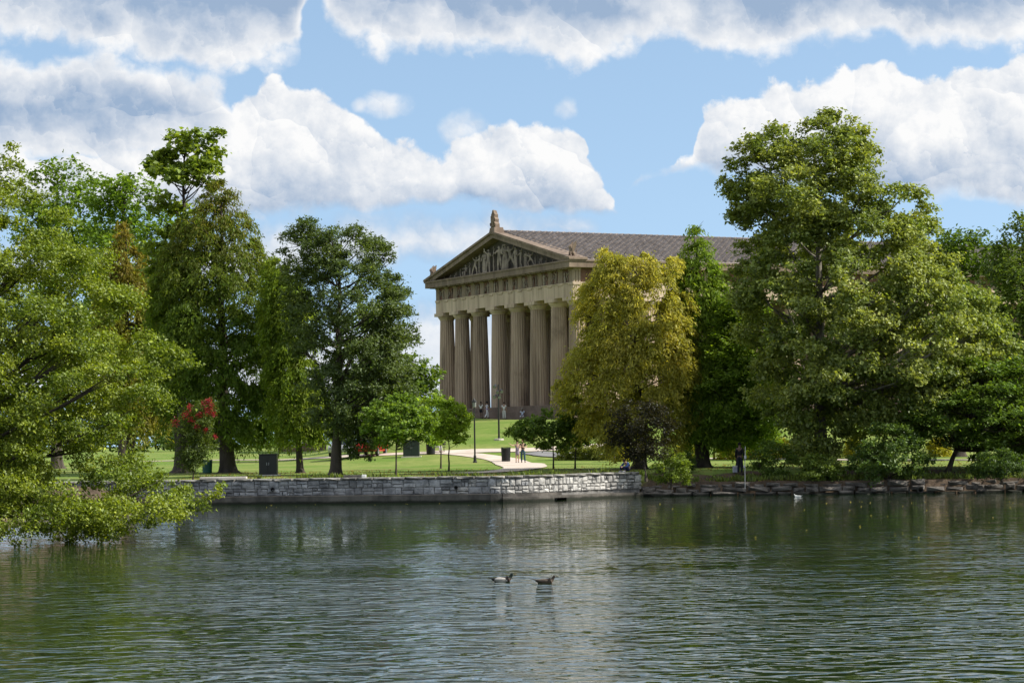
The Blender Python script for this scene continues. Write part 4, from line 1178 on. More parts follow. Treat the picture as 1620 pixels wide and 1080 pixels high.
tree('oak_tree', 'dark airy oak standing alone just left of the temple', 'tree', [(345, 478, 506), (362, 448, 572), (378, 442, 612), (400, 440, 622), (430, 442, 630), (462, 446, 646), (500, 450, 660), (545, 462, 655), (575, 474, 650), (605, 486, 655), (645, 494, 668), (680, 504, 640), (708, 525, 600)], (531, 751), d531, base=b531,
     n_clump=225, leaves=90000, leaf=(0.172, 0.088), clump_r=0.80, col=(0.034, 0.055, 0.018), col2=(0.058, 0.082, 0.027), yellow=0.08, trunk_r=0.33, seed=19, mat='leaf_gloss', limbs=110, shell=0.35, back=0.6,
     holes=[(532, 520, 12), (550, 535, 10), (575, 500, 10), (548, 380, 9), (590, 400, 8), (600, 540, 10), (512, 560, 8), (628, 440, 8)], trunk_x=540, spread=0.28, extra=[(612, 398, .6, 0), (622, 440, .6, 0), (585, 380, .6, 0), (455, 400, .6, 0), (640, 465, .55, 0), (655, 540, .6, 0), (488, 352, .6, 0), (560, 370, .6, 0), (605, 385, .6, 0), (642, 492, .6, 0), (648, 520, .6, 0), (560, 722, .35, -1), (585, 726, .3, -1), (565, 700, .6, -1), (585, 708, .55, -1.2), (600, 700, .6, -.8), (575, 690, .7, -1), (610, 690, .6, -1), (555, 712, .5, -1), (625, 672, .7, 0), (640, 660, .6, 0), (548, 690, .6, -1.4)])
tree('broadleaf_tree', 'round green tree behind the oak, its crown touching the temple columns', 'tree', [(560, 645, 672), (578, 612, 690), (610, 590, 696), (650, 580, 698), (690, 590, 690)], (640, 712), 212.0, n_clump=50, leaves=10000, leaf=(0.36, 0.24), clump_r=1.35, col=(0.055, 0.090, 0.022), trunk_r=0.3, seed=20)
tree('broadleaf_tree', 'dusky green tree behind the oak beside its trunk', 'tree', [(480, 560, 600), (520, 540, 630), (580, 530, 640), (640, 530, 640), (690, 545, 620)], (580, 714), 196.0, n_clump=50, leaves=10000, leaf=(0.34, 0.24), clump_r=1.4, col=(0.045, 0.075, 0.020), trunk_r=0.3, seed=21)
# young trees on the lawn
YG = 'young trees on the lawn'
def young(label, prof, base_px, leaves, col, seed, tr=0.06, clump=0.45, n=55, **kw):
    b_, d_ = foot(*base_px)
    return tree('young_tree', label, 'tree', prof, base_px, d_, base=b_, n_clump=n, leaves=leaves, leaf=(0.17, 0.115), clump_r=clump, col=col, trunk_r=tr, seed=seed, limbs=26, group=YG, fork=0.38, top_cut=0.75, shell=0.35, trunk_x=base_px[0], **kw)
young('broad young tree with thin trunk right of the oak, nearest the stone wall', [(624, 608, 650), (638, 580, 672), (655, 566, 688), (675, 566, 692), (692, 580, 680), (704, 600, 655)], (626.5, 752), 11000, (0.075, 0.125, 0.030), 22, n=70)
young('bright green young tree hiding the left temple corner, left of two slim trunks', [(624, 650, 690), (640, 634, 712), (660, 636, 720), (682, 648, 716), (698, 670, 706)], (697.5, 741), 8000, (0.105, 0.165, 0.030), 23)
young('bright green young tree beside the tall lamp post, right of two slim trunks', [(630, 692, 715), (646, 676, 738), (664, 668, 752), (684, 680, 748), (700, 696, 728)], (710, 745), 8000, (0.115, 0.175, 0.028), 24)
young('dark green young tree with long low branches right of the strolling couple', [(640, 868, 890), (655, 842, 906), (668, 815, 915), (680, 802, 918), (694, 838, 912), (708, 858, 895)], (875.5, 742), 8000, (0.055, 0.095, 0.022), 25)
young('dark young tree between the low-branched tree and the gold conifer', [(630, 895, 925), (650, 886, 945), (670, 880, 955), (688, 888, 948), (702, 900, 928)], (910, 741), 6500, (0.058, 0.095, 0.024), 26)
young('slim young tree in front of the hedge under the gold conifer', [(648, 955, 990), (668, 945, 1005), (688, 950, 1000), (704, 962, 988)], (972, 733), 4500, (0.055, 0.085, 0.020), 27)
# right group
tree('gold_conifer', 'golden feathery conifer in front of the temple flank', 'tree', cone((992, 370), [(384, 955, 1035), (405, 930, 1078), (440, 915, 1094), (480, 912, 1102), (520, 905, 1106), (560, 896, 1108), (592, 882, 1108), (612, 872, 1106), (640, 900, 1104), (670, 925, 1090), (700, 950, 1070)]), (1012, 738), 141.0, style='droop',
     n_clump=230, leaves=100625, leaf=(0.22, 0.084), clump_r=1.23, col=(0.140, 0.146, 0.036), col2=(0.235, 0.220, 0.066), yellow=0.25, trunk_r=0.42, seed=30, mat='needle', limbs=60, spread=0.28, back=0.4, extra=[(1000, 470, 1.0, -2.6), (1030, 520, 1.0, -3.0), (1000, 560, 1.0, -3.2), (960, 520, 1.0, -2.8), (1040, 580, 1.0, -3), (1070, 540, 1.0, -2.4), (1060, 480, 1.0, -2.2), (980, 610, 1.0, -3.2), (1020, 440, 1.0, -2.2), (975, 420, .9, -1.8), (1090, 600, .9, -1.5), (1030, 620, 1.0, -3.2), (885, 604, .6, -.5), (905, 596, .8, -.5), (930, 590, .9, -1), (880, 612, .5, -.6), (950, 560, .9, -1)])
b1112, d1112 = foot(1112, 739)
tree('feathery_conifer', 'bright green pointed conifer behind the golden one', 'tree', cone((1101, 350), [(368, 1088, 1114), (395, 1074, 1132), (430, 1062, 1148), (470, 1060, 1158), (520, 1062, 1178), (570, 1064, 1205), (620, 1062, 1222), (660, 1066, 1220), (692, 1080, 1190)]), (1112, 739), d1112, style='droop', base=b1112,
     n_clump=170, leaves=83125, leaf=(0.24, 0.089), clump_r=1.34, col=(0.064, 0.108, 0.018), col2=(0.105, 0.148, 0.026), spread=0.26, back=0.4, trunk_r=0.46, seed=31, mat='needle', limbs=50)
tree('broadleaf_tree', 'low green tree filling the gap between the pointed conifer and the sycamore', 'tree', [(452, 1150, 1185), (490, 1135, 1215), (540, 1112, 1235), (600, 1100, 1245), (650, 1105, 1245), (684, 1125, 1235), (700, 1140, 1215)], (1170, 728), 140.0, n_clump=110, leaves=34000, leaf=(0.20, 0.13), clump_r=1.0, col=(0.062, 0.105, 0.018), col2=(0.10, 0.15, 0.024), trunk_r=0.2, seed=32, style='layer', flat=.45)
tree('sycamore_tree', 'tallest tree on the right, a broad pale-leaved sycamore above the lake', 'tree',
     [(180, 1292, 1332), (196, 1248, 1356), (215, 1195, 1370), (245, 1160, 1386), (285, 1142, 1400), (300, 1146, 1462), (325, 1158, 1476), (360, 1166, 1484), (400, 1166, 1498), (450, 1160, 1545), (500, 1165, 1590), (550, 1175, 1602), (600, 1185, 1602), (640, 1200, 1560), (680, 1225, 1470), (722, 1255, 1400)],
     (1302, 752), 131.5, n_clump=420, leaves=205000, leaf=(0.20, 0.148), clump_r=0.98, col=(0.076, 0.108, 0.029), col2=(0.145, 0.168, 0.056), yellow=0.25, trunk_r=0.42, seed=33, spread=0.3, mat='leaf_gloss', bark='bark_pale', limbs=120, trunk_x=1290, shell=0.4, back=0.5,
     holes=[(1272, 262, 17), (1240, 250, 9), (1225, 330, 9), (1455, 335, 8), (1415, 320, 14), (1205, 268, 9), (1190, 310, 7), (1480, 420, 8)], extra=[(1312, 188, .7, 0), (1275, 200, .7, 0), (1440, 302, .7, 0), (1175, 235, .7, 0), (1150, 290, .6, 0), (1160, 345, .6, 0), (1346, 212, .7, 0), (1165, 262, .8, 0), (1156, 305, .75, 0), (1172, 330, .75, 0), (1192, 222, .8, 0), (1208, 250, .85, -.8), (1200, 300, .85, -.8), (1230, 305, .8, -1), (1222, 210, .8, 0), (1250, 232, .7, .5), (1185, 280, .8, .6), (1465, 332, .7, 0), (1470, 362, .8, 0), (1440, 350, .9, -1), (1500, 440, .9, 0), (1540, 470, .9, 0), (1570, 512, 1.0, 0), (1588, 560, 1.0, 0), (1582, 602, .9, 0), (1552, 622, .9, -.5), (1520, 520, 1.0, -2), (1480, 480, 1.0, -2.2), (1420, 440, 1.0, -2.6), (1350, 420, 1.0, -3), (1300, 380, 1.0, -2.6), (1400, 520, 1.0, -3.4), (1320, 500, 1.0, -3.4), (1460, 570, 1.0, -3), (1250, 460, 1.0, -2.5), (1370, 600, 1.0, -3.4), (1290, 590, 1.0, -3.2)])
tree('broadleaf_tree', 'grey-green tree cut by the right edge, tallest there', 'tree', cone((1612, 335), [(352, 1592, 1640), (390, 1572, 1670), (440, 1562, 1690), (500, 1556, 1700), (580, 1560, 1700), (650, 1580, 1680)]), (1625, 735), 152.0, n_clump=80, leaves=19000, leaf=(0.26, 0.16), clump_r=1.15, col=(0.050, 0.078, 0.024), trunk_r=0.3, seed=34, trunk_top=372, extra=[(1612, 350, .8, 0), (1600, 368, .9, 0), (1628, 372, .9, 0), (1588, 394, .9, 0), (1640, 400, 1.0, 0), (1612, 402, 1.0, -.8), (1575, 430, 1.0, 0), (1600, 440, 1.0, -1)])
tree('broadleaf_tree', 'dark green tree behind the sycamore, between it and the right edge', 'tree', cone((1520, 360), [(378, 1480, 1560), (410, 1460, 1585), (470, 1450, 1600), (560, 1450, 1610), (640, 1470, 1600)]), (1520, 730), 168.0, n_clump=70, leaves=15000, leaf=(0.30, 0.20), clump_r=1.4, col=(0.040, 0.070, 0.016), trunk_r=0.36, seed=35, extra=[(1490, 392, 1.2, 0), (1520, 376, 1.2, 0), (1548, 384, 1.2, 0), (1575, 402, 1.2, 0), (1600, 396, 1.2, 0), (1500, 420, 1.3, 0), (1540, 420, 1.3, 0), (1470, 425, 1.3, 0), (1450, 410, 1.2, 0)])
b1500, d1500 = foot(1500, 746)
tree('layered_tree', 'dark tree with flat layered branches at lower right', 'tree', [(556, 1500, 1640), (590, 1465, 1670), (625, 1430, 1680), (655, 1408, 1680), (682, 1430, 1670), (702, 1465, 1640)], (1500, 746), d1500, base=b1500, style='layer', n_clump=110, leaves=26000, leaf=(0.20, 0.13), clump_r=1.0, flat=0.22,
     col=(0.038, 0.070, 0.015), col2=(0.080, 0.125, 0.022), trunk_r=0.15, seed=36, limbs=70, fork=0.2)
tree('layered_tree', 'dense dark tree closing the shore at the right edge', 'tree', [(600, 1580, 1660), (640, 1550, 1700), (690, 1535, 1700), (735, 1535, 1700), (752, 1545, 1690)], (1612, 757), 129.0, n_clump=80, leaves=20000, leaf=(0.19, 0.125), clump_r=0.8, col=(0.030, 0.055, 0.014), col2=(0.060, 0.100, 0.020), trunk_r=0.14, seed=37, fork=0.08, flat=0.4)


# ------------------------------------------------------------------ shrubs
def shrub(name, label, prof, base_px, leaves, leaf, col, seed, clump=0.5, n=40, stems=14, cat='shrub', group=None, bloom=None, D=None, **kw):
    b_, d_ = foot(*base_px)
    if D: d_ = D; p_ = P(base_px[0], base_px[1], D); b_ = (p_.x, D, gnd(p_.x, D) - .03)
    r_ = tree(name, label, cat, prof, base_px, d_, base=b_, n_clump=n, leaves=leaves, leaf=leaf, clump_r=clump, col=col, trunk_r=0.045, seed=seed, limbs=stems, fork=0.02, top_cut=0.6, group=group, shell=0.35, **kw)
    if bloom:
        rg_ = np.random.default_rng(seed + 500); Cb = []
        for px, py, rr_ in bloom[1]:
            c_ = np.array(P(px, py, d_ - 0.8)); Cb.append(c_ + rg_.normal(0, 1, (bloom[2], 3)) * [rr_, rr_ * .8, rr_ * 1.1])
        Cb = np.concatenate(Cb); n_ = len(Cb)
        v_ = leaf_arrays(Cb, unit(rg_.normal(0, 1, (n_, 3)) + [0, -.4, .5]), rg_.normal(0, 1, (n_, 3)), rg_.uniform(.05, .10, n_), rg_.uniform(.05, .09, n_))
        leaf_object('blossom', v_, np.array(bloom[0]) * rg_.lognormal(0, .3, n_)[:, None], 'leaf', r_, b_)
    return r_


shrub('crape_myrtle', 'crimson-flowered shrub in front of the thick conifer trunks at left', [(632, 320, 340), (650, 290, 346), (675, 268, 344), (700, 268, 338), (725, 280, 325), (742, 295, 315)], (305, 748), 8000, (0.13, 0.075), (0.040, 0.062, 0.018), 50, 0.5, 45, D=125.4,
      bloom=((0.15, 0.012, 0.024), [(322, 638, .10), (334, 643, .11), (328, 650, .10), (300, 645, .10), (294, 656, .12), (316, 656, .10), (303, 664, .10), (277, 668, .10), (338, 655, .08), (326, 680, .06), (312, 676, .08), (340, 690, .06), (330, 634, .08)], 75))
shrub('crape_myrtle', 'reddish shrub with shade-darkened leaf colour and many bare stems beside the seated person', [(632, 990, 1050), (650, 965, 1066), (680, 952, 1072), (705, 966, 1066), (722, 985, 1055)], (1022, 756), 9000, (0.13, 0.07), (0.011, 0.011, 0.006), 51, 0.55, 60, stems=34)  # near-black leaf colour has the deep shadow of this spot put into it
SB = 'shrubs along the lake bank'
shrub('bank_shrub', 'light leafy bush on the bank at the end of the stone wall', [(712, 1050, 1080), (728, 1034, 1092), (745, 1028, 1098), (762, 1040, 1092)], (1062, 765), 5500, (0.12, 0.06), (0.070, 0.105, 0.022), 52, 0.32, 42, group=SB)
shrub('bank_shrub', 'round bush behind the thin sign pole', [(700, 1205, 1245), (716, 1190, 1262), (736, 1188, 1266), (752, 1198, 1258)], (1228, 754), 5500, (0.13, 0.075), (0.045, 0.078, 0.020), 53, 0.38, 42, group=SB)
shrub('bank_shrub', 'small bush at the foot of the sycamore', [(716, 1280, 1310), (730, 1264, 1330), (748, 1260, 1340), (758, 1270, 1330)], (1300, 760), 5000, (0.13, 0.08), (0.058, 0.090, 0.022), 54, 0.36, 40, group=SB)
shrub('bank_shrub', 'large glossy bush under the right half of the sycamore', [(664, 1385, 1430), (685, 1362, 1455), (710, 1346, 1470), (735, 1340, 1472), (756, 1352, 1462)], (1405, 758), 11000, (0.15, 0.09), (0.045, 0.080, 0.022), 55, 0.5, 70, group=SB, mat='leaf_gloss')
shrub('bank_shrub', 'dark bush on the bank below the right edge trees', [(712, 1545, 1600), (730, 1535, 1630), (752, 1540, 1640)], (1585, 758), 6000, (0.14, 0.08), (0.030, 0.055, 0.016), 56, 0.4, 45, group=SB)
shrub('bank_shrub', 'low dark bush left of the big pointed-conifer trunk', [(712, 1072, 1092), (726, 1066, 1100), (742, 1066, 1100)], (1082, 748), 2600, (0.12, 0.07), (0.036, 0.062, 0.016), 57, 0.3, 24, group=SB)
shrub('bank_shrub', 'straggling pale weeds at the corner where wall meets bank', [(752, 1002, 1016), (762, 998, 1020), (770, 1000, 1020)], (1010, 772), 900, (0.10, 0.05), (0.085, 0.115, 0.03), 58, 0.16, 14, stems=8, group=SB, D=127.6)
# clipped hedge and yellow shrubs beyond the lawn
HG = 'clipped hedge bushes beyond the lawn'
for i, (x, w_, lab) in enumerate(((893, 24, 'leftmost clipped hedge bush beside the grey drive'), (915, 24, 'second clipped hedge bush from the grey drive'), (938, 25, 'third clipped hedge bush from the grey drive'), (962, 26, 'rightmost clipped hedge bush beside the gold conifer'))):
    shrub('hedge_bush', lab, [(701, x - w_ * .35, x + w_ * .35), (708, x - w_ * .5, x + w_ * .5), (722, x - w_ * .55, x + w_ * .55), (727, x - w_ * .5, x + w_ * .5)], (x, 727.5), 2600, (0.14, 0.09), (0.090, 0.110, 0.040), 60 + i, 0.4, 26, stems=6, group=HG, yellow=.3)
YS = 'yellow shrubs across the far lawn'
for i, (x, w_, t_, lab) in enumerate(((1150, 40, 690, 'yellow shrub beyond the lamp pole, leftmost of the yellow row'), (1188, 44, 692, 'yellow shrub behind the dark standing person'), (1228, 46, 690, 'yellow shrub behind the round bank bush'), (1270, 44, 690, 'yellow shrub left of the sycamore trunk'),
                                       (1352, 34, 692, 'small yellow shrub right of the sycamore trunk'), (1486, 36, 688, 'yellow shrub seen beside the layered tree trunk'), (985, 30, 700, 'yellow-green shrub glimpsed under the gold conifer'), (1085, 30, 700, 'yellow-green shrub left of the pointed-conifer trunk'))):
    shrub('yellow_shrub', lab, [(t_, x - w_ * .3, x + w_ * .3), (t_ + 10, x - w_ * .5, x + w_ * .5), (t_ + 26, x - w_ * .52, x + w_ * .52), (t_ + 34, x - w_ * .45, x + w_ * .45)], (x, t_ + 36), 3400, (0.17, 0.11), (0.150, 0.155, 0.026), 70 + i, 0.55, 28, stems=8, group=YS, yellow=.5, D=172.0)


# ------------------------------------------------------------------ far-off woods: one mass
def wood(name, label, spans, seed, leaf=0.7):
    rg_ = np.random.default_rng(seed); V, Tn = [], []
    for x0, x1, D, top, n_ in spans:
        for k in range(n_):
            px = rg_.uniform(x0, x1); cx_ = np.array(P(px, 690, D + rg_.uniform(-12, 12))); gz = gnd(cx_[0], cx_[1])
            hgt = (696 - top) / FPX * D + EYE - gz; hgt *= rg_.uniform(.7, 1.05); rad = rg_.uniform(3, 5)
            m_ = 420; d_ = unit(rg_.normal(0, 1, (m_, 3)) + [0, -.3, .2]); c_ = cx_ * [1, 1, 0] + [0, 0, gz + hgt * .52] + d_ * [rad, rad, hgt * .5] * rg_.uniform(.75, 1.05, (m_, 1))
            c_ = c_[c_[:, 2] > gz]
            m_ = len(c_)
            V.append(leaf_arrays(c_, unit(d_[:m_] * .5 + [0, 0, .6] + rg_.normal(0, .5, (m_, 3))), rg_.normal(0, 1, (m_, 3)), np.full(m_, leaf) * rg_.uniform(.6, 1.3, m_), np.full(m_, leaf * .75)))
            Tn.append(np.array([0.042, 0.070, 0.020]) * rg_.uniform(.75, 1.3) * rg_.lognormal(0, .25, m_)[:, None])
    o_ = leaf_object(name, np.concatenate(V), np.concatenate(Tn), 'leaf', None, (0, 0, 0))
    tag(o_, label, 'woods', kind='stuff')


wood('distant_woods', 'far-off belt of dark trees beyond the park lawns', [(-260, 560, 320, 630, 34), (540, 700, 330, 640, 8), (1180, 1900, 300, 600, 30), (940, 1200, 330, 660, 8)], 90)


# fallen leaves on the grass and soil under the trees
rg_ = np.random.default_rng(91); n_ = 5200
fx = rg_.uniform(-19, 32, n_); fy = shore(fx) + 0.9 + 26 * rg_.random(n_) ** 1.6
fp = np.stack([fx, fy, ground_z(fx, fy) + 0.02], 1)
v_ = leaf_arrays(fp, unit(rg_.normal(0, .35, (n_, 3)) + [0, 0, 1]), rg_.normal(0, 1, (n_, 3)), rg_.uniform(.07, .15, n_), rg_.uniform(.05, .10, n_))
o_ = leaf_object('fallen_leaves', v_, np.array([.085, .055, .022]) * rg_.lognormal(0, .35, n_)[:, None], 'leaf', None, (0, 0, 0)); tag(o_, 'brown fallen leaves scattered over the grass and bank under the trees', 'leaves', kind='stuff')

# weeds and rank grass along the water's edge, in the wall's foot and under the shrubs
rg_ = np.random.default_rng(93); pts_ = []
for _ in range(190):
    x_ = rg_.uniform(6.9, 33) if rg_.random() < .8 else rg_.uniform(-16, 6.9)
    y_ = float(shore(x_)) + (rg_.uniform(.35, 2.6) if x_ > 6.9 else rg_.uniform(.5, .75)); k_ = rg_.integers(10, 45); sp_ = rg_.uniform(.08, .30)
    c_ = np.stack([x_ + rg_.normal(0, sp_, k_), y_ + rg_.normal(0, sp_ * .6, k_)], 1)
    pts_.append(np.concatenate([c_, np.maximum(ground_z(c_[:, 0], c_[:, 1]), .66 if x_ > 6.9 else 1.3)[:, None]], 1))
w_ = np.concatenate(pts_); n_ = len(w_); ln_ = rg_.uniform(.12, .42, n_)
ax_ = unit(rg_.normal(0, .45, (n_, 3)) + [0, 0, 1.0])
v_ = leaf_arrays(w_ + ax_ * (ln_ * .45)[:, None], unit(rg_.normal(0, 1, (n_, 3)) * [1, 1, .3]), ax_, ln_, ln_ * rg_.uniform(.10, .34, n_))
o_ = leaf_object('weeds', v_, np.array([.062, .085, .022]) * rg_.lognormal(0, .35, n_)[:, None], 'leaf', None, (0, 0, 0)); tag(o_, 'weeds and rank grass along the edge of the far shore', 'weeds', kind='stuff')


# ------------------------------------------------------------------ retaining wall of fitted limestone
def arc(x0, x1, step=0.05):
    X = np.arange(x0, x1 + 1e-6, step); Y = shore(X)
    Y = np.convolve(np.pad(Y, 12, mode='edge'), np.ones(25) / 25, 'valid')
    s = np.concatenate([[0], np.cumsum(np.hypot(np.diff(X), np.diff(Y)))])
    return X, Y, s


def frame(A, s):
    X, Y, S_ = A
    x, y = np.interp(s, S_, X), np.interp(s, S_, Y)
    dx_ = np.interp(s + .15, S_, X) - np.interp(s - .15, S_, X); dy_ = np.interp(s + .15, S_, Y) - np.interp(s - .15, S_, Y)
    return float(x), float(y), math.atan2(dy_, dx_)


def stone_mesh(seed, matname, bulge=.06):
    r_ = random.Random(seed); j = lambda a: r_.uniform(-a, a)
    back = [(-.5, 1, -.5), (.5, 1, -.5), (.5, 1, .5), (-.5, 1, .5)]
    mid = [(-.5 + j(.02), .22 + j(.05), -.5 + j(.03)), (.5 + j(.02), .22 + j(.05), -.5 + j(.03)), (.5 + j(.02), .22 + j(.05), .5 + j(.03)), (-.5 + j(.02), .22 + j(.05), .5 + j(.03))]
    fr = [(-.38 + j(.05), j(.12), -.34 + j(.08)), (.38 + j(.05), j(.12), -.34 + j(.08)), (.38 + j(.05), j(.12), .34 + j(.08)), (-.38 + j(.05), j(.12), .34 + j(.08))]
    c = (j(.15), -.10 + j(.12), j(.15))
    b_ = MB().add(back + mid + fr + [c], [(0, 4, 5, 1)[::-1], (1, 5, 6, 2)[::-1], (2, 6, 7, 3)[::-1], (3, 7, 4, 0)[::-1], (4, 8, 9, 5)[::-1], (5, 9, 10, 6)[::-1], (6, 10, 11, 7)[::-1], (7, 11, 8, 4)[::-1],
                                                  (8, 12, 9)[::-1], (9, 12, 10)[::-1], (10, 12, 11)[::-1], (11, 12, 8)[::-1], (0, 1, 2, 3)[::-1]])
    me = b_.mesh('stone'); me.materials.append(MAT[matname]); return me


def ribbon(A, s0, s1, y0, y1, z0, z1, n=40):
    """solid band following the shoreline, y measured from the wall face towards the land"""
    b_ = MB(); prev = None
    for s in np.linspace(s0, s1, n):
        x, y, a = frame(A, s); nx, ny = -math.sin(a), math.cos(a)
        q_ = [(x + nx * y0, y + ny * y0, z0), (x + nx * y1, y + ny * y1, z0), (x + nx * y1, y + ny * y1, z1), (x + nx * y0, y + ny * y0, z1)]
        if prev: b_.add(prev + q_, [(0, 4, 5, 1), (1, 5, 6, 2), (2, 6, 7, 3), (3, 7, 4, 0)])
        else: first = q_
        prev = q_
    b_.add(first, [(0, 1, 2, 3)]); b_.add(prev, [(3, 2, 1, 0)])
    return b_


WALL = arc(-27.0, 6.9)
SW = WALL[2][-1]
wall = empty('stone_wall', (0, 0, 0)); tag(wall, 'long low limestone retaining wall along the far shore, curving away at its right end', 'wall')
ribbon(WALL, 0, SW, .09, .55, -.6, 1.22, 90).build('mortar_core', 'mortar', wall)
x, y, a = frame(WALL, SW)
SM = [stone_mesh(k, 'wallstone') for k in range(14)]
rs = random.Random(8)
SMG = [stone_mesh(k + 40, 'wallstone_grey') for k in range(14)]
tops = [.42, .62, .86, 1.04, 1.21]
def lay(s, L, z0, z1):
    X, Y, a = frame(WALL, s + L / 2)
    bag = SM if X > rs.uniform(-5.0, .9) else SMG
    inst(bag[rs.randrange(14)], 'stone', wall, (X + rs.uniform(-.01, .01), Y + rs.uniform(-.02, .025), (z0 + z1) / 2), (0, rs.uniform(-.035, .035), a), (L - .03, .17, z1 - z0 - .026))
for z0, z1 in ((.42, .80), (.80, 1.21)):
    s = 3.0 + rs.uniform(0, .3); lim = 0
    while s < SW - .10:
        X = frame(WALL, s)[0]; L = min(rs.uniform(.34, .72) if X < -1 else rs.uniform(.26, .52), SW - s)
        k = rs.random(); zm = z0 + (z1 - z0) * rs.uniform(.35, .65)
        if k < .30: lay(s, L, z0, z1)
        elif k < .72: lay(s, L, z0, zm); lay(s, L, zm, z1)
        else:
            f_ = rs.uniform(.38, .62)
            if rs.random() < .5: lay(s, L, z0, zm); lay(s, L * f_, zm, z1); lay(s + L * f_, L * (1 - f_), zm, z1)
            else: lay(s, L * f_, z0, zm); lay(s + L * f_, L * (1 - f_), z0, zm); lay(s, L, zm, z1)
        s += L
# end face
for ci in range(4):
    X, Y, a = frame(WALL, SW); h = tops[ci + 1] - tops[ci]
    inst(SM[ci], 'stone', wall, (X + .04, Y + .30, (tops[ci] + tops[ci + 1]) / 2), (0, 0, a + math.pi / 2), (.5, .16, h - .03))
CS = [stone_mesh(90 + k, 'coping') for k in range(6)]
s = 0.0
while s < SW - .1:
    L = min(rs.uniform(.7, 1.25), SW - s); X, Y, a = frame(WALL, s + L / 2)
    o_ = inst(CS[rs.randrange(6)], 'coping_stone', wall, (X + .07 * math.sin(a), Y - .07 * math.cos(a), 1.285 + rs.uniform(-.012, .012)), (rs.uniform(-.01, .01), 0, a), (L - .02, .62, .135)); s += L
ledge = ribbon(WALL, 0, np.interp(-.7, WALL[0], WALL[2]), -.62, .085, -.9, .42, 60).build('footing', 'ledge', wall)
sa, sb, sc_, sd = (float(np.interp(v_, WALL[0], WALL[2])) for v_ in (-.68, 1.55, 2.35, 6.9))
ribbon(WALL, sa, sb, -.75, .085, -.9, .27, 16).build('footing', 'ledge', wall)
ribbon(WALL, sb, sc_, -.75, .085, .14, .262, 8).build('footing_lintel', 'ledge', wall)
ribbon(WALL, sc_, sd, -.55, .085, -.9, .25, 30).build('footing', 'ledge', wall)
ribbon(WALL, sa + .05, sc_ - .1, -.30, .08, .27, .415, 16).build('footing_step', 'ledge', wall)
for px in (427, 722):
    d_ = ray(px, 772); X = d_.x * 122; X, Y, a = frame(WALL, float(np.interp(X, WALL[0], WALL[2])))
    MB().lathe([(.10, 0), (.10, .12), (.075, .125), (.07, .01)], 12).build('drain_pipe', 'rubber', wall).matrix_local = Matrix.Translation((X, Y - .02, .78)) @ Matrix.Rotation(math.pi / 2, 4, 'X')

# rough stone edge along the right bank
BANK = arc(6.95, 60.0); SBK = BANK[2][-1]
bank_wall = empty('stone_bank', (0, 0, 0)); tag(bank_wall, 'low rough stone edging of the wooded right bank at the waterline', 'wall')
ribbon(BANK, 0, SBK, .30, .8, -.9, .52, 90).build('earth_core', 'mortar', bank_wall)
BS = [stone_mesh(200 + k, 'bankstone', .1) for k in range(10)]
for z0, z1, yo, l0, l1 in ((-.35, .16, -.02, .7, 1.7), (.15, .42, .06, .5, 1.5), (.41, .68, .22, .5, 1.4)):
    s = 0.0
    while s < SBK - .2:
        L = rs.uniform(l0, l1); X, Y, a = frame(BANK, min(s + L / 2, SBK)); h = (z1 - z0) * rs.uniform(.82, 1.12)
        inst(BS[rs.randrange(10)], 'stone', bank_wall, (X - math.sin(a) * (yo + rs.uniform(-.10, .22)), Y + math.cos(a) * (yo + rs.uniform(-.06, .10)), (z0 + z1) / 2 + rs.uniform(-.06, .05)), (rs.uniform(-.10, .10), rs.uniform(-.07, .07), a + rs.uniform(-.10, .10)), (L - rs.uniform(.02, .12), .75, h * rs.uniform(.85, 1.15)))
        s += L
p_ = on_ground(1468, 760); MB().lathe([(.17, -.25), (.17, .1), (.13, .1), (.12, -.2)], 14).build('drain_pipe', 'rubber', bank_wall).matrix_local = Matrix.Translation((p_.x, float(shore(p_.x)) - .05, .20)) @ Matrix.Rotation(math.pi / 2, 4, 'X')


# ------------------------------------------------------------------ small things on the lawn
def thing(name, loc, label, cat, rz=0.0, group=None):
    return tag(empty(name, loc, rz), label, cat, group)


def litter_bin(loc, label, mat, h=1.05, r=.36):
    t_ = thing('litter_bin', loc, label, 'bin', group='litter bins')
    b_ = MB()
    n_ = 26
    for k in range(n_):
        a = 2 * math.pi * k / n_; c, s = math.cos(a), math.sin(a)
        b_.hexa([(c * r * .9 - s * .03, s * r * .9 + c * .03, .04), (c * r * .9 + s * .03, s * r * .9 - c * .03, .04), (c * (r * .9 + .012) + s * .03, s * (r * .9 + .012) - c * .03, .04), (c * (r * .9 + .012) - s * .03, s * (r * .9 + .012) + c * .03, .04)],
                [(c * r * .97 - s * .03, s * r * .97 + c * .03, h - .1), (c * r * .97 + s * .03, s * r * .97 - c * .03, h - .1), (c * (r * 1.08) + s * .03, s * (r * 1.08) - c * .03, h), (c * (r * 1.08) - s * .03, s * (r * 1.08) + c * .03, h)])
    b_.build('slats', mat, t_)
    MB().lathe([(r * .82, .02), (r * .88, h - .12), (r * .80, h - .12), (r * .75, .06)], 22).build('liner', 'rubber', t_)
    b_ = MB()
    for z_, rr in ((.10, r * .93), (h * .55, r * .97), (h - .16, r * 1.0)): b_.lathe([(rr, z_), (rr + .018, z_ + .01), (rr + .018, z_ + .05), (rr, z_ + .06)], 24)
    b_.build('hoop', mat, t_)
    MB().lathe([(r * .55, -.02), (r * .55, .04), (r * .5, .06)], 16).build('base', mat, t_)
    return t_


litter_bin(on_ground(800.5, 730.3), 'black slatted bin on the path beside the strolling couple', 'black', 1.12, .34)
litter_bin(on_ground(681.5, 718.5), 'black slatted bin by the path right of the dark green cabinet', 'black', 1.1, .36)
litter_bin(on_ground(328, 748.5), 'teal green slatted bin behind the left end of the stone wall', 'greenbin', .88, .31)


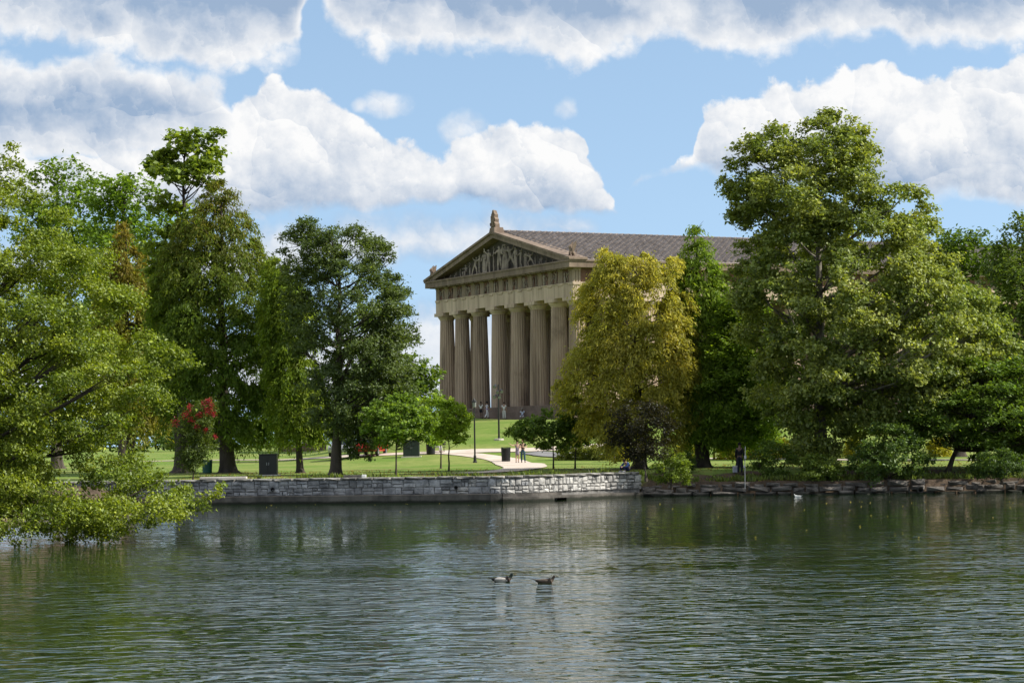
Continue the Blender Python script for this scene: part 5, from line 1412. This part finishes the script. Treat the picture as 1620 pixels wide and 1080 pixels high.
def cabinet(loc, w, d, h, label, mat, rz=0.0, pad=True):
    t_ = thing('utility_cabinet', loc, label, 'cabinet', rz)
    if pad: MB().box(-w / 2 - .15, w / 2 + .15, -d / 2 - .15, d / 2 + .15, -.1, .06).build('concrete_pad', 'concrete_pale', t_)
    MB().box(-w / 2, w / 2, -d / 2, d / 2, .06, h).build('housing', mat, t_, bevel=.012)
    MB().box(-w / 2 - .04, w / 2 + .04, -d / 2 - .04, d / 2 + .04, h, h + .05).build('lid', mat, t_, bevel=.01)
    for s in (-1, 1):
        dr_ = MB().box(s * w / 4 - w / 4 + .03, s * w / 4 + w / 4 - .03, -d / 2 - .02, -d / 2, .14, h - .07).build('door', mat, t_, bevel=.006)
        MB().box(-s * .0 + s * .06 - .015, s * .06 + .015, -d / 2 - .05, -d / 2 - .02, h * .5, h * .5 + .16).build('handle', 'steel', dr_)
    return t_


cabinet(on_ground(425, 752), 1.04, .8, 1.22, 'big black utility cabinet right of the tall conifer trunk', 'black')
g_ = on_ground(651, 722.5); cabinet(g_, 25.5 * g_.y / FPX, 1.0, 26 * g_.y / FPX, 'dark green utility cabinet on a pale pad, middle of the lawn', 'darkgreen')
g_ = on_ground(560, 723); cabinet(g_, .7, .6, 22 * g_.y / FPX, 'grey utility cabinet half hidden behind the oak trunk', plain('grey_paint', (.16, .17, .18), .5))

# lamp posts
g_ = on_ground(789.5, 696)
lp = thing('floodlight_post', g_, 'slender post with a cluster of floodlights in front of the temple columns', 'lamp post')
H_ = 88 * g_.y / FPX
MB().lathe([(.42, -.2), (.42, .10), (.36, .14)], 16).build('concrete_base', 'concrete_pale', lp)
MB().lathe([(.13, .14), (.10, .18), (.085, .3), (.055, H_)], 12).build('pole', 'pole', lp)
for k, (sx_, zz, aim) in enumerate(((-1, H_ - .12, .5), (1, H_ - .55, -.2), (-.2, H_ - .62, .1), (-1, H_ - 1.0, .6), (.1, H_ - 1.02, -.4))):
    fl = MB(); c_ = Vector((sx_ * .26, -.12, zz)); fl.tube([(0, 0, zz - .06), (sx_ * .14, -.06, zz - .06), c_], .025, 6)
    f_o = fl.build('bracket', 'pole', lp)
    hd = MB().tube([c_ + Vector((.12 * aim, .14, .10)), c_, c_ + Vector((-.16 * aim, -.16, -.10))], [.07, .12, .155], 10).build('floodlight', 'black', lp)
    MB().tube([c_ + Vector((-.16 * aim, -.16, -.10)), c_ + Vector((-.165 * aim, -.165, -.103))], [.14, .14], 10).build('lens', 'glass_lamp', hd)
g_ = on_ground(751.5, 731.5)
lp = thing('path_lamp', g_, 'dark path lamp post with lantern head beside the bright young tree', 'lamp post')
H_ = 100 * g_.y / FPX
MB().lathe([(.17, -.1), (.17, .06), (.12, .12), (.10, .5), (.065, .6), (.055, H_ - .62)], 12).build('pole', 'pole', lp)
ln_ = MB().lathe([(.08, H_ - .62), (.13, H_ - .58), (.15, H_ - .25), (.12, H_ - .2)], 10).build('lantern', 'glass_lamp', lp)
MB().lathe([(.20, H_ - .2), (.19, H_ - .15), (.10, H_ - .06), (.05, H_ + .03), (.02, H_ + .10)], 12).build('cap', 'pole', ln_)
for k in range(4):
    a = k * math.pi / 2 + .4; MB().tube([(.12 * math.cos(a), .12 * math.sin(a), H_ - .6), (.15 * math.cos(a), .15 * math.sin(a), H_ - .2)], .012, 5).build('cage_bar', 'pole', ln_)
g_ = on_ground(1130, 727)
lp = thing('path_lamp', g_, 'dark lamp post between the big conifer trunk and the yellow shrubs', 'lamp post')
MB().lathe([(.17, -.1), (.17, .06), (.10, .12), (.09, .5), (.055, 3.9)], 12).build('pole', 'pole', lp)
ln_ = MB().lathe([(.08, 3.88), (.13, 3.92), (.15, 4.25), (.12, 4.3)], 10).build('lantern', 'glass_lamp', lp)
MB().lathe([(.20, 4.3), (.19, 4.35), (.05, 4.5), (.02, 4.6)], 12).build('cap', 'pole', ln_)
g_ = on_ground(1178.5, 764)
sg = thing('marker_pole', g_, 'thin grey pole with a small plate standing on the bank', 'pole')
MB().tube([(0, 0, -.3), (.015, 0, 1.0), (.055, 0, 1.95)], [.022, .02, .018], 8).build('pole', 'steel', sg)
MB().box(-.02, .10, -.03, -.018, 1.30, 1.46).build('plate', 'steel', sg); MB().box(-.07, .03, -.03, -.018, .82, .94).build('plate', 'steel', sg)
# things left on the wall top
X, Y, a = frame(WALL, float(np.interp(-7.95, WALL[0], WALL[2])))
bb = MB().box(-.12, .12, -.1, .1, 0, .16).build('white_block', 'white', None, bevel=.02, loc=(X, Y + .25, 1.345)); tag(bb, 'small white block on the wall top below the oak', 'block')
X, Y, a = frame(WALL, float(np.interp(-8.6, WALL[0], WALL[2])))
bb = MB().box(-.45, .45, -.12, .12, 0, .14).build('dark_timber', 'ledge', None, bevel=.02, loc=(X, Y + .25, 1.345)); tag(bb, 'short dark timber lying on the wall top beside the white block', 'timber')
g_ = P(383, 752.5, 124.2); bb = MB().box(-1.25, 1.25, -.28, .28, 0, .13).build('concrete_slab', 'concrete_pale', None, bevel=.02, loc=(g_.x - 1.0, 124.2, 1.345)); tag(bb, 'long pale slab on the wall top near the teal bin', 'slab')


# ------------------------------------------------------------------ cars, brick wall behind the lawn
def car(loc, rz, label, paint):
    t_ = thing('parked_car', loc, label, 'car', rz, 'cars parked beyond the lawn')
    side = [(-2.2, .35), (-2.25, .62), (-2.1, .86), (-1.25, .96), (-.55, 1.40), (.75, 1.45), (1.55, 1.02), (2.15, .95), (2.25, .6), (2.2, .35)]
    bm = bmesh.new(); ww = [.84, .88, .88, .86, .66, .66, .84, .86, .88, .84]
    L = [bm.verts.new((x_, -w_, z_)) for (x_, z_), w_ in zip(side, ww)]; Rv = [bm.verts.new((x_, w_, z_)) for (x_, z_), w_ in zip(side, ww)]
    n_ = len(side)
    for i in range(n_): bm.faces.new((L[i], L[(i + 1) % n_], Rv[(i + 1) % n_], Rv[i]))
    bm.faces.new(L[::-1]); bm.faces.new(Rv)
    bmesh.ops.recalc_face_normals(bm, faces=bm.faces); bmesh.ops.bevel(bm, geom=list(bm.edges), offset=.05, segments=2, affect='EDGES', profile=.6)
    me = bpy.data.meshes.new('body'); bm.to_mesh(me); bm.free(); me.polygons.foreach_set('use_smooth', [True] * len(me.polygons))
    o_ = bpy.data.objects.new('body', me); set_mat(o_, paint); link(o_, t_)
    for s in (-1, 1):
        for pts in ([(-1.1, 1.0), (-.52, 1.34), (.08, 1.37), (.08, 1.0)], [(.14, 1.0), (.14, 1.37), (.72, 1.38), (1.35, 1.03)]):
            MB().prism(pts, lambda a_, c: (a_, s * (.865 - (c - .95) * .42), c), lambda a_, c: (a_, s * (.885 - (c - .95) * .42), c)).build('side_window', 'carglass', t_)
        for x_ in (-1.4, 1.4):
            w_ = MB().lathe([(.18, -.11), (.31, -.11), (.33, -.07), (.33, .07), (.31, .11), (.18, .11)], 20).build('tyre', 'rubber', t_); w_.matrix_local = Matrix.Translation((x_, s * .80, .33)) @ Matrix.Rotation(math.pi / 2, 4, 'X')
            MB().lathe([(.04, -.115), (.2, -.118), (.2, .118), (.04, .115)], 12).build('rim', 'steel', w_)
        MB().box(-2.28, -2.2, s * .62 - .16, s * .62 + .16, .62, .76).build('headlight', 'glass_lamp', t_); MB().box(2.2, 2.27, s * .66 - .14, s * .66 + .14, .66, .84).build('tail_light', 'lens_red', t_)
    MB().prism([(-1.2, 1.0), (-.57, 1.375), (-.55, 1.385), (-1.18, 1.012)], lambda a_, c: (a_ - .03, -.6, c + .02), lambda a_, c: (a_ - .03, .6, c + .02)).build('windscreen', 'carglass', t_)
    MB().prism([(.80, 1.42), (1.5, 1.04), (1.52, 1.06), (.82, 1.44)], lambda a_, c: (a_ + .02, -.58, c + .01), lambda a_, c: (a_ + .02, .58, c + .01)).build('rear_window', 'carglass', t_)
    return t_


g_ = on_ground(588, 720.5); car(g_, R(80), 'red parked car behind the low oak branches', 'red')
g_ = on_ground(572, 721.5); car(g_ + Vector((-1.3, -2.2, 0)), R(84), 'silver parked car half hidden left of the red one', 'silver')
g_ = on_ground(335, 716); car(g_, R(12), 'dark parked car seen left of the tall conifer trunk', 'charcoal')
g_ = on_ground(478, 713.5); bw = thing('brick_wall', g_, 'low brown brick wall far across the left lawn', 'wall')
wl = 76 * g_.y / FPX; hb = 14 * g_.y / FPX
MB().box(-wl / 2 + .006, wl / 2 - .006, -.14, .16, -.2, hb - .1).build('mortar_core', 'mortar', bw)
BR = MB().box(-.5, .5, -.5, .5, -.5, .5).mesh('brick'); BR.materials.append(MAT['brick'])
nb, nc_ = 13, 6
for r_ in range(nc_):
    for c_ in range(nb):
        inst(BR, 'brick', bw, (-wl / 2 + (c_ + .5) * wl / nb, -.14, (r_ + .5) * (hb - .1) / nc_), (0, 0, 0), (wl / nb - .03, .06, (hb - .1) / nc_ - .025))
MB().box(-wl / 2 - .05, wl / 2 + .05, -.22, .22, hb - .1, hb).build('wall_cap', 'concrete_pale', bw)
for px, w_ in ((463, .8), (444, .5)):
    q_ = on_ground(px, 714.5); pd = MB(); pd.box(-.32, .32, -.32, .32, -.1, .55); pd.box(-.25, .25, -.25, .25, .55, .62)
    if w_ > .6:
        pt = thing('pedestal_urn', q_, 'white urn on a brick pedestal far across the left lawn', 'urn')
        pd.build('pedestal', 'brick', pt); MB().lathe([(.12, .62), (.16, .66), (.08, .75), (.2, .95), (.27, 1.2), (.25, 1.3), (.3, 1.36), (.28, 1.38)], 16).build('urn', 'white', pt, smooth=True)

# ------------------------------------------------------------------ people
def on_temple_plane(px, v):
    """where the line of sight through photograph column px meets the vertical plane v metres behind the temple front"""
    d = ray(px, 650); t_ = (v + T_O.x * Tv.x + T_O.y * Tv.y) / (d.x * Tv.x + d.y * Tv.y); return Vector((d.x * t_, t_, 0))


def walk(s=1.0):
    return dict(knl=(.10, -.16 * s, .52), anl=(.10, -.12 * s, .10), tol=(.11, -.28 * s, .06), knr=(-.10, .05 * s, .50), anr=(-.10, .30 * s, .14), tor=(-.10, .18 * s, .03),
                ell=(.24, .14 * s, 1.14), wrl=(.23, .16 * s, .90), elr=(-.24, -.08 * s, 1.13), wrr=(-.22, -.26 * s, .98))


STEPG = 'visitors at the temple steps'
def step_person(px, v, label, **kw):
    q_ = on_temple_plane(px, v); z = gnd(q_.x, q_.y) if v < -2.6 else T_O.z
    return person((q_.x, q_.y, z), kw.pop('rz', 0), label, group=STEPG, **kw)


step_person(797.5, -3.6, 'person all in white standing at the steps right of the floodlight post', shirt=(.72, .72, .70), trousers=(.66, .64, .58), skin=1, rz=math.pi - .3, sleeves='short', scale=1.02)
step_person(770.5, -3.5, 'person in white with dark cap walking at the steps left of the floodlight post', shirt=(.62, .60, .66), trousers=(.68, .66, .68), skin=1, rz=1.9, pose=walk(), hat=(.03, .03, .035), belt=(.3, .2, .4))
step_person(761.0, -3.2, 'person in white shirt and black shorts beside the walking one at the steps', shirt=(.68, .68, .64), trousers=(.02, .02, .025), skin=2, legs='short', rz=math.pi - .5)
step_person(802.5, .6, 'person in teal shirt and navy trousers standing up between the columns', shirt=(.05, .12, .13), trousers=(.012, .016, .035), skin=0, rz=.5, hat=(.5, .42, .35), scale=1.06)
SIT = dict(pel=(0, .02, .50), wai=(0, .03, .65), che=(0, -.02, .86), nek=(0, -.05, 1.02), hed=(0, -.10, 1.14), top=(0, -.11, 1.24), shl=(.17, -.02, .97), shr=(-.17, -.02, .97), ell=(.23, -.14, .74), elr=(-.23, -.14, .74), wrl=(.12, -.34, .62), wrr=(-.12, -.34, .62),
           hil=(.09, 0, .47), hir=(-.09, 0, .47), knl=(.12, -.42, .50), knr=(-.12, -.42, .50), anl=(.12, -.42, .10), anr=(-.12, -.42, .10), tol=(.13, -.57, .03), tor=(-.13, -.57, .03))
q_ = on_temple_plane(826.5, -2.1); zt = T_O.z - 1.08
person((q_.x, q_.y, zt - .42), -.2, 'person in white and pale blue seated on the temple steps at right', pose=SIT, shirt=(.55, .62, .74), trousers=(.62, .63, .68), skin=2, group=STEPG, hair=(.25, .22, .2), belt=(.02, .03, .12))
q_ = on_temple_plane(744.5, -2.1); person((q_.x, q_.y, zt - .42), .3, 'person in lilac seated on the steps, mostly behind young tree leaves', pose=SIT, shirt=(.36, .32, .46), trousers=(.10, .10, .13), skin=1, group=STEPG)
# strolling couple
g_ = on_ground(827.5, 732.3)
person(g_, -.15, 'man in black T-shirt and jeans standing on the path, arm across his chest', skin=0, shirt=(.018, .018, .02), trousers=(.045, .085, .12), hair=(.10, .045, .02), scale=1.03,
       pose=dict(ell=(.30, -.02, 1.15), wrl=(.06, -.24, 1.16), elr=(-.22, -.12, 1.18), wrr=(-.02, -.26, 1.22), knl=(.12, -.02, .50), anl=(.15, .0, .09), tol=(.18, -.16, .03)))
g2 = on_ground(818.8, 732.0)
person(g2, .1, 'woman in short lilac-grey dress beside him, one arm stretched out', skin=0, dress=(.24, .21, .27), hair=(.06, .03, .02), hair_long=True, scale=.98,
       pose=dict(elr=(-.36, -.08, 1.30), wrr=(-.58, -.14, 1.46), ell=(.24, -.10, 1.15), wrl=(.14, -.26, 1.10), anl=(.07, .0, .09), tol=(.08, -.16, .03)))
# seated on the wall end
X, Y, a = frame(WALL, SW - .62)
HUN = dict(pel=(0, .06, .12), wai=(0, .10, .27), che=(0, -.02, .46), nek=(0, -.13, .55), hed=(0, -.20, .60), top=(0, -.26, .66), shl=(.18, -.06, .50), shr=(-.18, -.06, .50), ell=(.26, -.22, .30), elr=(-.26, -.22, .30), wrl=(.04, -.38, .30), wrr=(-.06, -.36, .28),
           hil=(.10, .02, .11), hir=(-.10, .02, .11), knl=(.16, -.36, .34), knr=(-.16, -.36, .34), anl=(.14, -.30, .07), anr=(-.14, -.30, .07), tol=(.15, -.45, .03), tor=(-.15, -.45, .03))
person((X - .1, Y + .28, 1.352), -.9, 'person in blue hunched over, sitting on the right end of the stone wall', pose=HUN, shirt=(.04, .075, .22), trousers=(.02, .025, .06), skin=0, sleeves='long', hair=(.05, .03, .02), shoes=(.4, .4, .4))
# in the shade on the right bank
g_ = on_ground(1171, 751)
person(g_, 2.6, 'dark-clad person standing in the shade left of the thin pole', shirt=(.014, .014, .015), trousers=(.018, .02, .03), skin=2, sleeves='long', hair=(.01, .01, .01), scale=1.05)
bx_ = on_ground(1164, 747.5); bb = MB().box(-.16, .16, -.2, .2, 0, .32); o_ = bb.build('pale_cooler', plain('pale_plastic', (.38, .40, .46), .5), None, bevel=.02, loc=bx_); tag(o_, 'small pale cooler on the ground by the dark-clad person', 'cooler')
MB().box(-.17, .17, -.21, .21, .322, .37).build('lid', 'white', o_, bevel=.01); MB().tube([(-.165, 0, .25), (-.2, 0, .40), (.2, 0, .40), (.165, 0, .25)], .012, 6).build('handle', 'steel', o_)
# bench with a person behind the bin
g_ = on_ground(690, 717.5); g_ = g_ + Vector((0, 1.2, 0)); g_.z = gnd(g_.x, g_.y)
bn = thing('park_bench', g_, 'low park bench behind the black bin by the path', 'bench')
for k in range(3): MB().box(-.75, .75, -.2 + k * .14, -.08 + k * .14, .42, .46).build('slat', 'bark', bn)
for k in range(2): MB().box(-.75, .75, .24, .27, .6 + k * .16, .72 + k * .16).build('back_slat', 'bark', bn)
for s in (-.6, .6): MB().tube([(s, -.18, 0), (s, -.16, .42), (s, .2, .42), (s, .27, .9)], .025, 6).build('leg', 'pole', bn); MB().tube([(s, .2, .42), (s, .26, 0)], .025, 6).build('leg', 'pole', bn)
person((g_.x, g_.y - .05, g_.z), .9, 'person in dark jacket leaning forward on the bench behind the bin', pose=SIT, shirt=(.03, .035, .05), trousers=(.45, .45, .42), sleeves='long', hair=(.30, .10, .04), skin=0)


# ------------------------------------------------------------------ ducks
def on_water(px, py):
    d = ray(px, py); t_ = EYE / -d.z; return Vector((d.x * t_, t_, 0.0))


def duck(loc, rz, label, head, breast, back, flank, tail, size=1.0):
    """swimming along +X; one continuous body, coloured by region"""
    me = skin_mesh('duck', [(-.27, 0, .105, .02, .03), (-.20, 0, .085, .06, .045), (-.08, 0, .06, .10, .08), (.06, 0, .055, .105, .085), (.13, 0, .08, .08, .07), (.18, 0, .12, .045, .048), (.205, 0, .165, .036, .038), (.225, 0, .205, .046, .046), (.262, 0, .203, .032, .03)],
                   [(i, i + 1) for i in range(8)], 3, 2)
    me.materials.clear()
    for c in (back, breast, head, flank, tail): me.materials.append(plain('plumage', c, .6, 0, .3))
    for p_ in me.polygons:
        x_, y_, z_ = p_.center
        p_.material_index = 2 if z_ > .115 and x_ > .12 else 1 if x_ > .09 else 4 if x_ < -.19 else 3 if z_ < .075 and abs(y_) > .05 else 0
    o_ = bpy.data.objects.new('duck', me); o_.location = Vector(loc) + Vector((0, 0, -.03)); o_.rotation_euler = (0, 0, rz); o_.scale = (size,) * 3; link(o_); tag(o_, label, 'duck', 'ducks on the lake')
    MB().tube([(.27, 0, .198), (.31, 0, .192), (.345, 0, .189)], [.020, .018, .012], 8, .55).build('bill', plain('bill', (.12, .10, .04), .5), o_)
    for s in (-1, 1):
        MB().ball((.245, s * .036, .215), .007, 6, 4).build('eye', 'rubber', o_)
        MB().ball((-.05, s * .082, .095), (.145, .026, .042), 10, 6).build('wing', plain('wing', tuple(v * 1.1 for v in flank), .6), o_)
    MB().prism([(-.24, -.05), (-.33, -.035), (-.34, 0), (-.33, .035), (-.24, .05)], lambda a_, c: (a_, c, .10 - (a_ + .24) * .35), lambda a_, c: (a_, c, .118 - (a_ + .24) * .35)).build('tail', plain('tail', tail, .6), o_)
    return o_


duck(on_water(795, 919.5), .06, 'drake with black-green head and pale flanks leading nothing, left of two ducks'.replace('leading nothing, ', ''), (.008, .016, .011), (.05, .03, .022), (.055, .05, .046), (.42, .39, .36), (.012, .012, .012), .95)
duck(on_water(863, 921.5), -.04, 'brown duck swimming ahead, right of the two ducks', (.05, .038, .026), (.085, .06, .04), (.05, .036, .025), (.085, .062, .044), (.045, .034, .026), .86)
duck(on_water(1262, 785.5), math.pi - .2, 'small white duck close to the right bank', (.7, .7, .68), (.7, .7, .68), (.62, .62, .6), (.66, .66, .64), (.6, .6, .6), .75)

# fallen leaves afloat
rg_ = np.random.default_rng(77); n_ = 90
fl = np.array([on_water(rg_.uniform(330, 1620), 793 + 60 * rg_.random() ** 2.5) for _ in range(n_)]) + [0, 0, .008]
v_ = leaf_arrays(fl, unit(rg_.normal(0, .12, (n_, 3)) + [0, 0, 1]), rg_.normal(0, 1, (n_, 3)) * [1, 1, 0], rg_.uniform(.05, .09, n_), rg_.uniform(.03, .06, n_))
o_ = leaf_object('floating_leaves', v_, np.array([.16, .14, .08]) * rg_.lognormal(0, .4, n_)[:, None], 'leaf', None, (0, 0, 0)); tag(o_, 'scattered pale fallen leaves floating near the far shore', 'leaves', kind='stuff')
